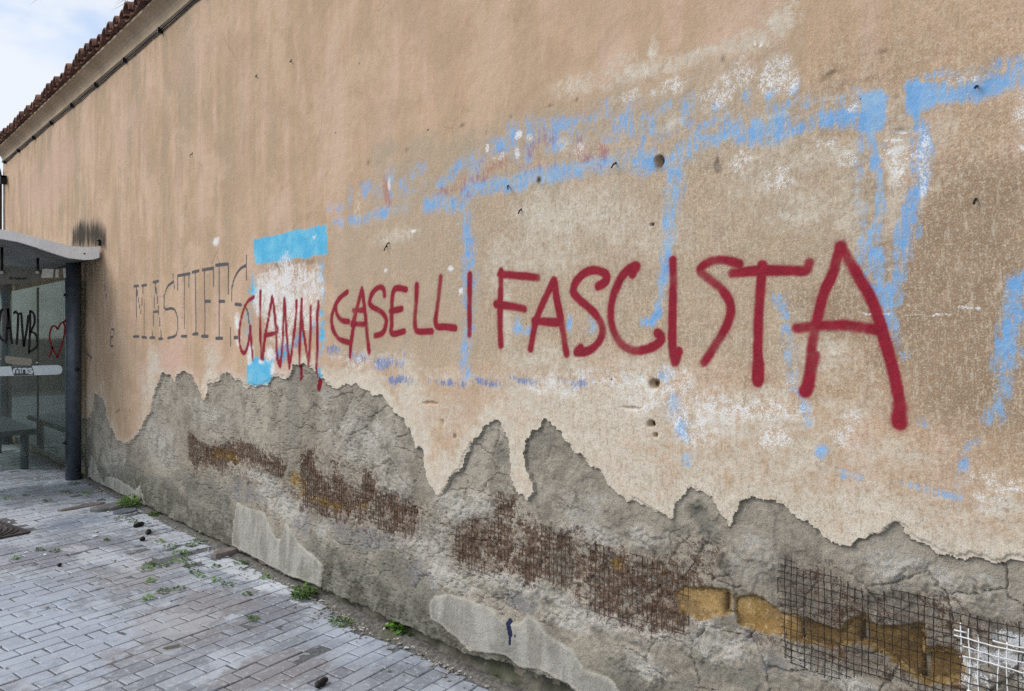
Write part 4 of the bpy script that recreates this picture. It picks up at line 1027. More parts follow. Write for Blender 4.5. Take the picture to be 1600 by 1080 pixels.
o = fld.build('paver_field', M_PAVEF, pavement); o['kind'] = 'stuff'

# soil and grit along the foot of the wall
M_SOIL = mat_soil('gutter_soil', (0.085, 0.08, 0.07), (0.20, 0.19, 0.17), 45)
gx = np.arange(XL, 2.5, 0.025); gy = np.linspace(-0.26, 0.06, 15)
GX, GY = np.meshgrid(gx, gy)
wlim = 0.018 + 0.022 * np.sin(GX * 1.7) ** 2 + 0.09 * np.exp(-((GX + 3.42) / 0.26) ** 2) + 0.04 * fbm(GX, GX * 0, 1.3, 4, 3)
hh = np.where(GY < -wlim - 0.05, -0.02, 0.0) + 0.026 * sstep(-wlim - 0.06, -0.02, GY) + 0.016 * fbm(GX, GY, 14, 4, 6) - 0.013
cs = np.stack([GX, GY, hh], -1).reshape(-1, 3); i2 = np.arange(GX.size).reshape(GX.shape)
qd = np.stack([i2[:-1, :-1], i2[:-1, 1:], i2[1:, 1:], i2[1:, :-1]], -1).reshape(-1, 4)
tagp(link('soil_strip', mesh_np('soil_strip', cs, qd), M_SOIL), 'strip of dirt along the foot of the wall', kind='structure')
M_GRIT = simple('pale_grit', (0.36, 0.33, 0.29), 0.9, 0, 15, 0.45)
def rock(mb, x, y, z, r, rs, flat=0.7):
    vs = []; 
    for (a, b2, c) in ((1,0,0),(-1,0,0),(0,1,0),(0,-1,0),(0,0,1),(0,0,-1),(.6,.6,.5),(-.6,.6,.5),(.6,-.6,.5),(-.6,-.6,.5)):
        q = r * rs.uniform(.7, 1.25); vs.append((x + a * q, y + b2 * q, z + c * q * flat))
    mb.add(vs, [(0,6,8),(2,7,6),(1,9,7),(3,8,9),(4,6,7),(4,7,9),(4,9,8),(4,8,6),(0,2,6),(2,1,7),(1,3,9),(3,0,8),(5,2,0),(5,1,2),(5,3,1),(5,0,3)])
rs = random.Random(21); mb = MB()
for i in range(900):
    x = rs.uniform(-11, -1.5); y = -abs(rs.gauss(0.06, 0.09)) - 0.005
    if rs.random() < 0.12: y = rs.uniform(-1.6, -0.1)
    rock(mb, x, y, 0.004, rs.choice((.003, .004, .005, .008)) * rs.uniform(.7, 1.4), rs)
for i in range(160):
    x = rs.uniform(-9, -1.8); rock(mb, x, -abs(rs.gauss(0.03, 0.05)) - 0.01, 0.005, rs.uniform(.006, .016), rs, 0.45)
for cxp, cyp, sp in ((520, 962, .12), (560, 975, .10), (700, 1040, .12), (545, 950, .12)):
    X0, Y0 = groundp(cxp, cyp)
    for i in range(60): rock(mb, rs.gauss(X0, sp), min(rs.gauss(Y0, sp * .4), -.02), 0.004, rs.uniform(.003, .010), rs)
tagp(mb.build('grit', M_GRIT), 'loose grit and crumbled plaster along the foot of the wall', kind='stuff')

# ------------------------------------------------------------------ bus shelter
M_STEEL = simple('blue_grey_steel', (0.085, 0.10, 0.125), 0.42, 0.3, 14, 0.18, 0.5, 0.08)
M_DARK = simple('black_fitting', (0.016, 0.017, 0.019), 0.5, 0.3, 30, 0.2)
M_FASC = simple('pale_grey_enamel', (0.88, 0.92, 0.96), 0.38, 0.0, 5, 0.08, 0.5, 0.05)
M_UNDER = simple('grey_roof_lining', (0.21, 0.215, 0.21), 0.7, 0.0, 3, 0.28)
M_CHROME = simple('dull_steel', (0.45, 0.45, 0.44), 0.35, 0.9, 30, 0.15)
def mat_glass(name, tint, dirt, df):
    t = NT(name)
    tr = t.N('ShaderNodeBsdfTransparent'); tr.inputs['Color'].default_value = (*tint, 1)
    gl = t.N('ShaderNodeBsdfGlossy'); gl.inputs['Roughness'].default_value = 0.06; gl.inputs['Color'].default_value = (0.9, 0.95, 0.95, 1)
    di = t.N('ShaderNodeBsdfDiffuse')
    n = t.noise(5, 6, 0.65); n2 = t.noise(1, 5, 0.6, t.scaled((14, 14, 1.6)))
    t.L(t.mix(n, tuple(v * .7 for v in dirt), tuple(v * 1.25 for v in dirt)), di.inputs['Color'])
    m1 = t.N('ShaderNodeMixShader'); m2 = t.N('ShaderNodeMixShader')
    t.L(t.math('MULTIPLY', t.math('ADD', t.step(n, 0.3, 0.7, 0.5, 1.2), t.step(n2, 0.45, 0.7, 0, 0.5)), df), m1.inputs['Fac'])
    t.t.links.new(tr.outputs[0], m1.inputs[1]); t.t.links.new(di.outputs[0], m1.inputs[2])
    fr = t.N('ShaderNodeFresnel'); fr.inputs['IOR'].default_value = 1.35
    t.t.links.new(fr.outputs[0], m2.inputs['Fac']); t.t.links.new(m1.outputs[0], m2.inputs[1]); t.t.links.new(gl.outputs[0], m2.inputs[2])
    t.t.links.new(m2.outputs[0], t.out.inputs['Surface'])
    return t.m
M_GLASS = mat_glass('grimy_green_glass', (0.76, 0.82, 0.79), (0.19, 0.205, 0.19), 0.18)
M_GLASSB = mat_glass('grimy_rear_glass', (0.66, 0.72, 0.69), (0.19, 0.205, 0.19), 0.26)

shelter = empty('bus_shelter', (0, 0, 0))
tagp(shelter, 'glass bus shelter with curved pale roof edge against the ochre wall', 'bus shelter')
XP = -8.96; XF = -8.35; XE = -12.9
pyc, _ = groundp(114, 748); 
PXc, PYc = groundp(114.5, 749)
def post(x, y, top):
    mb = MB(); mb.tube([(x, y, -0.01), (x, y, top)], 0.076, 24); o = mb.build('post', M_STEEL, shelter, True)
    return o
post(PXc, PYc, 2.44); post(XE + 0.3, PYc, 2.44)
XP = PXc
# roof: curved shell with a deep pale edge trim
topc = crop(0, 350, 7.2, [(0,60),(165,90),(330,130),(600,200),(810,250),(970,262),(1100,255),(1180,238)])
botc = crop(0, 350, 7.2, [(0,165),(200,200),(400,260),(600,330),(780,385),(950,405),(1060,400),(1140,370),(1185,310)])
tp = [crossp(a, c, XF) for a, c in topc]; bp = [crossp(a, c, XF) for a, c in botc]
ys = np.linspace(-0.035, -0.90, 26)
def interp(P_, y):
    P_ = sorted(P_); return float(np.interp(y, [p[0] for p in P_], [p[1] for p in P_]))
edge_t = [(y, interp(tp, y)) for y in ys]; edge_b = [(y, interp(bp, y)) for y in ys]
zt, zbm = edge_t[-1][1], edge_b[-1][1]
for y in np.linspace(-1.0, -2.1, 12):                        # the roof goes on towards the road, arching over
    u = (-y - 0.9) / 1.2
    edge_t.append((y, zt + 0.055 * math.sin(u * 2.2))); edge_b.append((y, zbm + 0.055 * math.sin(u * 2.2) - 0.0))
def loft(A, B, x0, x1):
    mb = MB(); n = len(A); vs = []
    for xx in (x0, x1):
        vs += [(xx, y, z) for y, z in A] + [(xx, y, z) for y, z in B]
    fs = []
    for i in range(n - 1):
        fs += [(i, i + 1, n + i + 1, n + i), (2 * n + i + 1, 2 * n + i, 3 * n + i, 3 * n + i + 1), (i + 1, i, 2 * n + i, 2 * n + i + 1), (n + i, n + i + 1, 3 * n + i + 1, 3 * n + i)]
    fs += [(0, n, 3 * n, 2 * n), (n - 1, 3 * n - 1, 4 * n - 1, 2 * n - 1)]
    mb.add(vs, fs); return mb
loft(edge_t, edge_b, XF, XF - 0.045).build('roof_edge', M_FASC, shelter, False)
loft(edge_t, edge_b, XE, XE + 0.045).build('roof_edge', M_FASC, shelter, False)
inn_t = [(y, z - 0.02) for y, z in edge_t]; inn_b = [(y, z + 0.012) for y, z in edge_b]
roof = loft(inn_t, inn_b, XF - 0.046, XE + 0.046).build('roof_panel', M_UNDER, shelter, False)
# black end strip under the tip of the roof
mb = MB(); mb.tube([(XF - 0.05, -0.05, edge_b[0][1] + .01), (XE + .05, -0.05, edge_b[0][1] + .01)], 0.022, 8); mb.build('gutter_strip', M_DARK, shelter, True)
y0, z0 = crossp(132, 396.5, XF)
mb = MB(); mb.tube([(XF - 0.01, y0, z0), (XF + 0.004, y0, z0)], 0.008, 8); mb.build('screw', M_DARK, shelter, True)
y0, z0 = crossp(158, 379, XF)
mb = MB(); mb.tube([(XF - .05, y0, z0 - .03), (XF - 0.05, y0, z0 + .02), (XF - 0.03, y0 - .02, z0 + .03)], 0.014, 8); mb.build('roof_bracket', M_DARK, shelter, True)
# side glass
gy0, _z = crossp(107, 500, XP); GT = crossp(60, 436, XP)[1]; GBt = 0.17
mb = MB(); mb.box(XP - 0.005, XP + 0.005, -1.75, gy0, GBt, crossp(60, 418, XP)[1]); side = mb.build('side_glass', M_GLASS, shelter)
# rear glass along the wall, with seams
mb = MB(); mb.box(XE + 0.3, XP - 0.10, PYc - 0.005, PYc + 0.005, GBt, 2.16); rear = mb.build('rear_glass', M_GLASSB, shelter)
for pxs in (58, 11):
    k = (pxs - 800) / FPX; t_ = (DC + PYc - 0.012) / (ST + CT * k); xx = t_ * (-CT + ST * k)
    mb = MB(); mb.box(xx - 0.012, xx + 0.012, PYc - 0.016, PYc - 0.007, GBt, 2.14); mb.build('glass_seam', M_DARK, shelter)
# glass header band with its small lettering, and pale blocks
M_BAND = simple('frosted_grey_band', (0.20, 0.20, 0.18), 0.7, 0, 8, 0.12)
M_PALE = simple('bright_glass_patch', (0.84, 0.87, 0.82), 0.7, 0, 30, 0.08)
M_BLK = simple('black_marker', (0.012, 0.012, 0.014), 0.6, 0, 40, 0.2)
M_RED = simple('red_marker', (0.22, 0.012, 0.016), 0.6, 0, 40, 0.2)
M_STRIP = simple('pale_blue_band', (0.74, 0.84, 0.88), 0.5, 0, 8, 0.06)
M_STRIPD = simple('dark_grey_block', (0.10, 0.11, 0.115), 0.6, 0, 8, 0.1)
def gp(pts, off): return [(XP + off,) + crossp(a, c, XP + off) for a, c in pts]
def flat(name, pts, off, mat, parent=side, th=0.0015):
    f_ = gp(pts, off); mb = MB(); n = len(f_)
    mb.add(f_ + [(p[0] - th, p[1], p[2]) for p in f_], [tuple(range(n))] + [tuple(reversed(range(n, 2 * n)))] + [((i + 1) % n, i, n + i, n + (i + 1) % n) for i in range(n)])
    return mb.build(name, mat, parent)
flat('header_band', [(-40, 428), (0, 427), (50, 423), (60, 432), (63, 437), (56, 442), (-40, 446)], 0.009, M_BAND)
for q in ([(66,421),(71,420),(84,420.5),(82,434),(64.5,434)], [(87,421),(92,421),(91.5,434),(86.5,434)], [(98,420),(108,419),(108,434),(99.5,434)]):
    flat('bright_glass_patch', q, 0.009, M_PALE)  # bright patches in the glass, painted as flat pale pieces
flat('side_band', [(-60,577),(0,573),(90,570.5),(95,572),(97.5,576),(97,581),(94,584.5),(88,585.5),(0,588),(-60,590)], 0.009, M_STRIP)
flat('band_block', [(17.5,572.8),(49.5,571.6),(54,585.8),(21.5,587)], 0.0112, M_STRIPD)
def ribbon(name, strokes, off, r, mat, curve=True, parent=side):
    mb = MB()
    for st_ in strokes:
        p = catmull(st_, 5) if curve and len(st_) > 2 else st_
        w = [crossp(a, c, XP + off) for a, c in p]; n = len(w); L_, R_ = [], []
        for i in range(n):
            d = (w[min(i + 1, n - 1)][0] - w[max(i - 1, 0)][0], w[min(i + 1, n - 1)][1] - w[max(i - 1, 0)][1]); q = math.hypot(*d) + 1e-9
            nx, nz = -d[1] / q * r, d[0] / q * r
            if i in (0, n - 1):
                nx *= 0.8; nz *= 0.8
            L_.append((XP + off, w[i][0] + nx, w[i][1] + nz)); R_.append((XP + off, w[i][0] - nx, w[i][1] - nz))
        mb.add(L_ + R_, [(i, i + 1, n + i + 1, n + i) for i in range(n - 1)])
    o = mb.build(name, mat, parent)
    md = o.modifiers.new('thick', 'SOLIDIFY'); md.thickness = 0.0008
    return o
g = lambda p: crop(0, 470, 7.2, p)
ribbon('marker_writing', [g(p) for p in ([(45,95),(15,110),(0,190),(-12,300),(-5,400),(45,455)], [(88,85),(90,200),(85,300),(65,480)], [(88,90),(110,250),(135,490)], [(70,310),(125,305)],
        [(155,150),(175,120),(205,150),(245,135)], [(205,150),(200,300),(188,495)], [(240,140),(250,300),(268,520)], [(268,520),(300,330),(320,160)],
        [(340,105),(338,300),(325,600)], [(340,110),(380,150),(390,240),(360,320),(345,355),(385,360),(415,420),(420,500),(380,550),(325,575)])], 0.0075, 0.0105, M_BLK)
ribbon('marker_heart', [g(p) for p in ([(648,325),(625,290),(595,285),(570,330),(558,400),(570,480),(600,550),(650,640)], [(648,325),(680,260),(710,245),(728,290),(725,380),(700,480),(665,580),(648,645)],
        [(705,245),(740,215),(770,150)], [(770,150),(765,200),(730,240)], [(550,640),(580,570),(590,520)])], 0.0075, 0.0085, M_RED)
ribbon('header_lettering', [crop(0, 350, 7.2, p) for p in ([(108,595),(108,625)], [(108,597),(120,597)], [(108,610),(120,610)], [(108,625),(122,625)], [(128,625),(128,597),(136,612),(143,597),(143,625)],
        [(172,597),(160,612),(172,625)], [(180,595),(180,625)], [(192,612),(186,625),(198,625),(198,612)], [(206,595),(206,625)], [(214,595),(214,625)], [(222,616),(232,612),(224,606),(222,625),(232,624)],
        [(240,625),(240,610),(250,612),(250,625)], [(262,608),(256,618),(268,622),(268,606),(266,634)], [(276,616),(286,612),(278,606),(276,624)], [(292,606),(292,624)], [(292,610),(302,606)])], 0.0125, 0.0028, M_BLK, False)
# mirrored lettering on the band block: a n m seen from behind
g = lambda p: crop(0, 470, 7.2, p)
ribbon('band_lettering', [g(p) for p in ([(358,765),(325,765),(318,785),(318,815)], [(318,788),(352,788),(362,802),(352,816),(318,816)],
        [(298,818),(298,770),(280,764),(258,766),(246,780),(246,818)], [(232,818),(232,770),(220,764),(200,768),(196,790),(196,818)], [(196,780),(188,766),(170,766),(158,780),(158,818)])], 0.0130, 0.0085, M_STRIP)
flat('paper_sticker', [(7,560),(9,556),(21,557.5),(49,560.5),(50,566),(48,571.5),(21,569.8),(9,567)], 0.0085, simple('cream_sticker', (0.36, 0.34, 0.28), 0.8, 0, 30, 0.1))
for pa, pb in (((99, 461), (109, 461)), ((98, 692.5), (109, 692.5))):
    (ya, za), (yb, zb_) = crossp(*pa, XP), crossp(*pb, XP)
    mb = MB(); mb.tube([(XP + .012, ya, za), (XP + .012, (ya + yb) / 2, za), (XP + .012, yb, zb_)], [0.012, 0.024, 0.030], 10); mb.tube([(XP - .02, ya + .02, za), (XP + .03, ya + .02, za)], .016, 10)
    mb.build('glass_clamp', M_DARK, shelter, True)
for p_ in ((129, 577), (127, 733)):
    x_, z_ = wallp(p_[0], p_[1], -0.05)
    mb = MB(); mb.tube([(PXc, PYc, z_), (PXc + .10, PYc + .02, z_)], 0.02, 8); mb.build('post_bolt', M_DARK, shelter, True)
for pxc in (59, 3):
    (ya, za) = crossp(pxc, 414, XP); zc = crossp(pxc, 424, XP)[1]
    mb = MB(); mb.tube([(XP, ya, interp([(p[0], p[1]) for p in inn_b], ya) - .01), (XP, ya, zc)], 0.013, 8); h_ = mb.build('hanger', M_DARK, shelter, True)
    mb = MB(); mb.tube([(XP + .006, ya, zc - .01), (XP + .03, ya, zc - .01)], 0.028, 14); mb.build('hanger_disc', M_CHROME, h_, True)
for pxc, pyc in ((58, 567), (1, 561)):
    ya, za = crossp(pxc, pyc, XP)
    mb = MB(); mb.tube([(XP + .005, ya, za), (XP + .022, ya, za)], 0.014, 10); mb.build('glass_bolt', M_CHROME, shelter, True)

# ------------------------------------------------------------------ bench in the shelter
bx, by = groundp(38, 733)
bench = empty('bench', (bx, by, 0)); tagp(bench, 'dark steel bench on round legs seen through the shelter glass', 'bench')
mb = MB(); prof = []
for k in range(9):
    a = math.pi / 2 - math.pi * k / 8; prof.append((0.10 + 0.034 * math.cos(a), 0.432 + 0.034 * math.sin(a)))
for k in range(9):
    a = -math.pi / 2 - math.pi * k / 8; prof.append((-0.32 + 0.024 * math.cos(a), 0.438 + 0.024 * math.sin(a)))
n = len(prof); vs = [(0.09, y, z) for y, z in prof] + [(-1.75, y, z) for y, z in prof]
mb.add(vs, [(i, (i + 1) % n, n + (i + 1) % n, n + i) for i in range(n)] + [tuple(reversed(range(n))), tuple(range(n, 2 * n))]); mb.build('seat', M_STEEL, bench)
for lx in (0.0, -1.6):
    mb = MB(); mb.tube([(lx, 0, 0), (lx, 0, 0.41)], 0.044, 16); mb.build('leg', M_STEEL, bench, True)

# ------------------------------------------------------------------ iron drain cover
M_IRON = simple('rusty_cast_iron', (0.075, 0.066, 0.064), 0.7, 0.4, 30, 0.35)
cover_o = empty('drain_cover', (MC[0], MC[1], 0)); cover_o.rotation_euler = (0, 0, CA)
tagp(cover_o, 'brown cast iron drain cover with raised rings in the paving', 'drain cover')
mb = MB(); mb.box(-0.375, 0.375, -0.375, 0.375, -0.02, 0.003); mb.build('plate', M_IRON, cover_o)
for r_ in np.arange(0.04, 0.52, 0.042):
    mb = MB(); pts = []
    for k in range(73):
        a = 2 * math.pi * k / 72; pts.append((r_ * math.cos(a), r_ * math.sin(a)))
    run = []
    for p in pts + [(9, 9)]:
        if abs(p[0]) < 0.345 and abs(p[1]) < 0.345: run.append((p[0], p[1], 0.003))
        else:
            if len(run) > 1:
                mb = MB(); mb.tube(run, 0.009, 6); mb.build('raised_ring', M_IRON, cover_o, True)
            run = []
mb = MB()
for s_ in (-1, 1):
    mb.box(-0.372, 0.372, s_ * 0.372 - 0.012, s_ * 0.372 + 0.012, -0.02, 0.009); mb.box(s_ * 0.372 - 0.012, s_ * 0.372 + 0.012, -0.36, 0.36, -0.02, 0.0085)
mb.build('rim', M_IRON, cover_o)

# ------------------------------------------------------------------ cables under the cornice, downpipe at the far end
M_CABLE = simple('black_cable', (0.022, 0.022, 0.024), 0.6, 0, 30, 0.2)
cable = empty('wall_cable', (-8, -0.03, 4.16)); tagp(cable, 'black cable bundle clipped along the wall under the cornice', 'cable')
for zz0, r_, sg, yo in ((4.168, 0.0068, 0.008, -0.016), (4.156, 0.0045, 0.012, -0.013)):
    pts = []
    for x in np.arange(XL + 0.25, 2.5, 0.12):
        ph = ((x - XL) % 0.95) / 0.95
        pts.append((x + 8, yo + 0.03, zz0 - 4.16 - sg * math.sin(ph * math.pi) + 0.006 * math.sin(x * 0.9)))
    mb = MB(); mb.tube(pts, r_, 7); mb.build('cable', M_CABLE, cable, True)
x = XL + 0.25
while x < 2.4:
    mb = MB(); mb.box(x + 8 - 0.009, x + 8 + 0.009, -0.012, 0.03, -0.032, 0.014); mb.build('clip', M_DARK, cable); x += 0.95
dp = empty('downpipe', (XL + 0.06, -0.06, 0)); tagp(dp, 'thin brown downpipe with bracket at the far end of the wall', 'pipe')
M_PIPE = simple('brown_painted_pipe', (0.10, 0.062, 0.045), 0.6, 0.1, 10, 0.3)
mb = MB(); mb.tube([(0, 0, 0), (0, 0, 3.95), (-0.05, 0.0, 4.03), (-0.1, 0, 4.08)], 0.035, 10); mb.build('pipe', M_PIPE, dp, True)
mb = MB(); mb.tube([(-0.1, -0.03, 0), (-0.1, -0.03, 3.88)], 0.022, 8); mb.build('conduit', simple('grey_conduit', (0.45, 0.45, 0.44), 0.6, 0, 10, 0.15), dp, True)
mb = MB(); mb.box(-0.2, 0.30, -0.03, 0.03, 3.90, 3.93); mb.box(0.27, 0.30, -0.03, 0.05, 3.8, 3.93); mb.build('bracket', M_DARK, dp)

# ------------------------------------------------------------------ weeds
def mat_leaf(name, a, b_):
    t = NT(name)
    rnd = t.geo.outputs['Random Per Island']; c = t.mix(rnd, a, b_)
    p = t.principled(c, 0.6, 0, None, 0.3)
    tl = t.N('ShaderNodeBsdfTranslucent'); t.L(c, tl.inputs['Color']); m = t.N('ShaderNodeMixShader'); m.inputs['Fac'].default_value = 0.25
    t.t.links.new(p.outputs[0], m.inputs[1]); t.t.links.new(tl.outputs[0], m.inputs[2]); t.t.links.new(m.outputs[0], t.out.inputs['Surface'])
    return t.m
M_LEAF = mat_leaf('fresh_leaf', (0.08, 0.20, 0.025), (0.24, 0.42, 0.07))
M_LEAFD = mat_leaf('dark_leaf', (0.045, 0.10, 0.018), (0.12, 0.22, 0.04))
M_STEM = simple('weed_stem', (0.10, 0.14, 0.04), 0.8, 0, 20, 0.2)
def leaf(mb, base, d, L, w, droop):
    d = Vector(d).normalized(); sd = d.cross(Vector((0, 0, 1)))
    if sd.length < 0.1: sd = Vector((1, 0, 0))
    sd.normalize(); up = sd.cross(d); b0 = Vector(base)
    pts = [b0, b0 + d * L * .35 + sd * w * .5 + up * L * .08, b0 + d * L * .7 + sd * w * .38 - up * L * droop * .5, b0 + d * L - up * L * droop,
           b0 + d * L * .7 - sd * w * .38 - up * L * droop * .5, b0 + d * L * .35 - sd * w * .5 + up * L * .08, b0 + d * L * .4, b0 + d * L * .7 - up * L * (droop * .5 + .05)]
    mb.add(pts, [(0, 1, 6), (1, 2, 7, 6), (2, 3, 7), (3, 4, 7), (4, 5, 6, 7), (5, 0, 6)])
def weed(px, py, r, h, nl, ls, label, mat=M_LEAF, group=None, name='weed', seed=0, y=None, spread=1.0):
    rs = random.Random(seed); gx_, gy_ = groundp(px, py)
    if y is not None: gy_ = y
    e = empty(name, (gx_, gy_, 0.002)); tagp(e, label, 'weed', group)
    mb = MB(); sm = MB()
    for i in range(nl):
        a = rs.uniform(0, 6.283); rr = r * math.sqrt(rs.random()); zz = h * rs.random() ** 0.8 * (1 - 0.5 * rr / r)
        bpt = (rr * math.cos(a), rr * math.sin(a) * spread, zz)
        leaf(mb, bpt, (math.cos(a + rs.uniform(-1, 1)), math.sin(a + rs.uniform(-1, 1)), rs.uniform(-.1, .9)), ls * rs.uniform(.6, 1.3), ls * rs.uniform(.45, .75), rs.uniform(0, .35))
        if i % 3 == 0 and h > 0.03: sm.tube([(bpt[0] * .2, bpt[1] * .2, -0.01), (bpt[0] * .6, bpt[1] * .6, zz * .6), bpt], 0.0016, 4, False)
    mb.build('leaves', mat, e)
    if sm.v: sm.build('stems', M_STEM, e)
    return e
weed(235, 788, 0.09, 0.13, 130, 0.035, 'bushy green weed at the wall foot nearest the shelter', M_LEAF, seed=1, y=-0.09)
weed(264, 803, 0.05, 0.05, 40, 0.03, 'low dark weed at the wall foot beside the bushy one', M_LEAFD, seed=2, y=-0.05)
weed(507, 925, 0.085, 0.07, 130, 0.030, 'broad dark green weed clump at the middle of the wall foot', M_LEAFD, seed=3, y=-0.085, spread=.7)
weed(627, 986, 0.05, 0.085, 46, 0.045, 'bright lime green weed beside the small white cylinder', M_LEAF, seed=4)
weed(636, 992, 0.04, 0.04, 30, 0.026, 'small dark weed behind the bright lime green one', M_LEAFD, seed=5)
weed(132, 745, 0.09, 0.07, 60, 0.04, 'weed tuft squeezed between shelter post and wall', M_LEAFD, seed=6, y=-0.07)
weed(573, 962, 0.08, 0.03, 60, 0.022, 'flat weed patch in the dirt gap between pavers and wall', M_LEAFD, seed=7, y=-0.14, spread=.6)
spr = [(13,779,.10),(41,775,.05),(105,770,.11),(135,771,.10),(115,757,.09),(75,783,.06),(165,799,.05),(192,811,.12),(208,817,.05),(250,847,.05),(267,856,.09),(290,866,.06),(282,865,.08),(310,848,.10),(297,853,.07),(275,878,.07),(290,875,.04),(233,883,.07),(230,890,.06),(296,884,.07),(255,885,.05),(236,908,.05),(255,925,.06),(280,921,.05),(232,936,.05),
       (375,881,.07),(337,887,.04),(339,907,.05),(355,915,.05),(396,968,.05),(415,903,.05),(386,930,.03),(305,895,.05),(312,902,.05),(167,845,.03),(85,862,.05),(25,873,.04),(62,860,.04)]
for i, (a, c_, r_) in enumerate(spr):
    weed(a, c_, r_ * 0.75, 0.014, int(14 + r_ * 300), 0.019, 'small low green weed growing in a paving joint', M_LEAFD if i % 3 else M_LEAF, 'small weeds in the paving joints', 'joint_weed', 40 + i, None, 0.7)

# ------------------------------------------------------------------ loose stones and litter
M_STONE = simple('grey_slab_stone', (0.19, 0.185, 0.18), 0.85, 0, 12, 0.25)
M_BROWNST = simple('brown_slab_stone', (0.20, 0.165, 0.15), 0.85, 0, 12, 0.25)
def slab(px, py, L, w, h, ang, label, mat, seed, rnd=True):
    rs = random.Random(seed); n = 14; gx_, gy_ = groundp(px, py)
    e = MB(); ring = []
    for k in range(n):
        a = 2 * math.pi * k / n; ex = 2.6
        cx_ = abs(math.cos(a)) ** (2 / ex) * math.copysign(1, math.cos(a)); sy_ = abs(math.sin(a)) ** (2 / ex) * math.copysign(1, math.sin(a))
        q = rs.uniform(.9, 1.06); ring.append((L / 2 * cx_ * q, w / 2 * sy_ * q))
    vs = [(x, y, -0.005) for x, y in ring] + [(x, y, h * .75) for x, y in ring] + [(x * .92, y * .9, h + rs.uniform(-.003, .003)) for x, y in ring]
    fs = [(i, (i + 1) % n, n + (i + 1) % n, n + i) for i in range(n)] + [(n + i, n + (i + 1) % n, 2 * n + (i + 1) % n, 2 * n + i) for i in range(n)] + [tuple(range(2 * n, 3 * n))]
    e.add(vs, fs); o = e.build('loose_stone', mat, None, False); o.location = (gx_, gy_, 0.004); o.rotation_euler = (0, 0, ang)
    tagp(o, label, 'stone'); return o
slab(178, 794, 0.40, 0.20, 0.03, CA, 'long flat grey stone lying near the wall foot', M_STONE, 1)
slab(356, 867, 0.22, 0.10, 0.035, CA - .1, 'brown loose brick lying on the pavers near the wall', M_BROWNST, 2)
slab(195, 800, 0.20, 0.16, 0.012, CA, 'thin bluish slate flake in front of the long grey stone', simple('slate_flake', (0.15, 0.16, 0.19), 0.8, 0, 12, 0.2), 3)
slab(130, 792, 0.42, 0.10, 0.006, CA, 'thin dark brown slab left of the long grey stone', M_BROWNST, 4)
M_DROP = simple('dark_dropping', (0.022, 0.018, 0.016), 0.75, 0, 40, 0.3)
for k, (px, py, L, r_, ang, lab) in enumerate(((217, 823, .11, .020, .3, 'largest dark dropping on the pavers near the weeds'), (232, 834, .12, .017, .9, 'long dark dropping between two smaller ones'),
        (223, 845, .03, .018, 0, 'small round dark dropping on the pavers'), (502, 1071, .085, .015, 0.25, 'dark brown dropping at the bottom edge of the picture'), (93, 885, .02, .012, 0, 'tiny reddish brown lump on a paver joint'))):
    gx_, gy_ = groundp(px, py); mb = MB(); pts = []; rr = []
    for i in range(9):
        u = i / 8 - .5; pts.append((u * L, .006 * math.sin(i * 2.1 + k), r_ * .7)); rr.append(r_ * (0.25 + .75 * math.sqrt(max(0, 1 - (2 * u) ** 2))) * (1 + .15 * math.sin(i * 3.3)))
    mb.tube(pts, rr, 9); o = mb.build('dropping', M_DROP, None, True); o.location = (gx_, gy_, 0.002); o.rotation_euler = (0, 0, CA + ang); tagp(o, lab, 'dropping')
gx_, gy_ = groundp(604, 984)
cap = empty('plastic_cylinder', (gx_, gy_, 0.016)); cap.rotation_euler = (0, 0, -0.95); tagp(cap, 'small white plastic cylinder with black end beside the lime weed', 'litter')
mb = MB(); mb.tube([(-.028, 0, 0), (-.026, 0, 0), (.020, 0, 0)], [.010, .0125, .0125], 14); mb.build('tube', simple('white_plastic', (.72, .70, .66), .4, 0, 20, .06), cap, True)
mb = MB(); mb.tube([(.0201, 0, 0), (.026, 0, 0)], .0145, 14); mb.build('ring', M_DARK, cap, True)
mb = MB(); mb.tube([(.0261, 0, 0), (.036, 0, 0)], .008, 12); mb.build('nozzle', simple('cream_plastic', (.6, .52, .42), .5, 0, 20, .06), cap, True)
M_PAPER = simple('white_paper', (.68, .68, .66), .8, 0, 20, .08)
for k, (px, py, s_) in enumerate(((149, 839, .05), (125, 852, .03), (150, 832, .03), (168, 801, .04), (220, 830, .03), (40, 865, .03), (268, 802, .03), (14, 817, .03), (535, 968, .04), (537, 955, .03), (440, 905, .02), (444, 895, .02), (655, 1008, .025), (635, 1014, .04), (70, 868, .03), (152, 912, .02))):
    rs = random.Random(k); gx_, gy_ = groundp(px, py); mb = MB(); n = 6
    vs = [(s_ * .5 * math.cos(2 * math.pi * i / n) * rs.uniform(.5, 1.2), s_ * .35 * math.sin(2 * math.pi * i / n) * rs.uniform(.5, 1.2), rs.uniform(0, .008)) for i in range(n)]
    mb.add(vs + [(p[0], p[1], p[2] - .0015) for p in vs], [tuple(range(n)), tuple(reversed(range(n, 2 * n)))] + [((i + 1) % n, i, n + i, n + (i + 1) % n) for i in range(n)])
    o = mb.build('paper_scrap', M_PAPER); o.location = (gx_, gy_, .004); o.rotation_euler = (0, 0, rs.uniform(0, 6)); tagp(o, 'tiny white scrap lying on the pavers', 'litter', 'white scraps on the pavers')

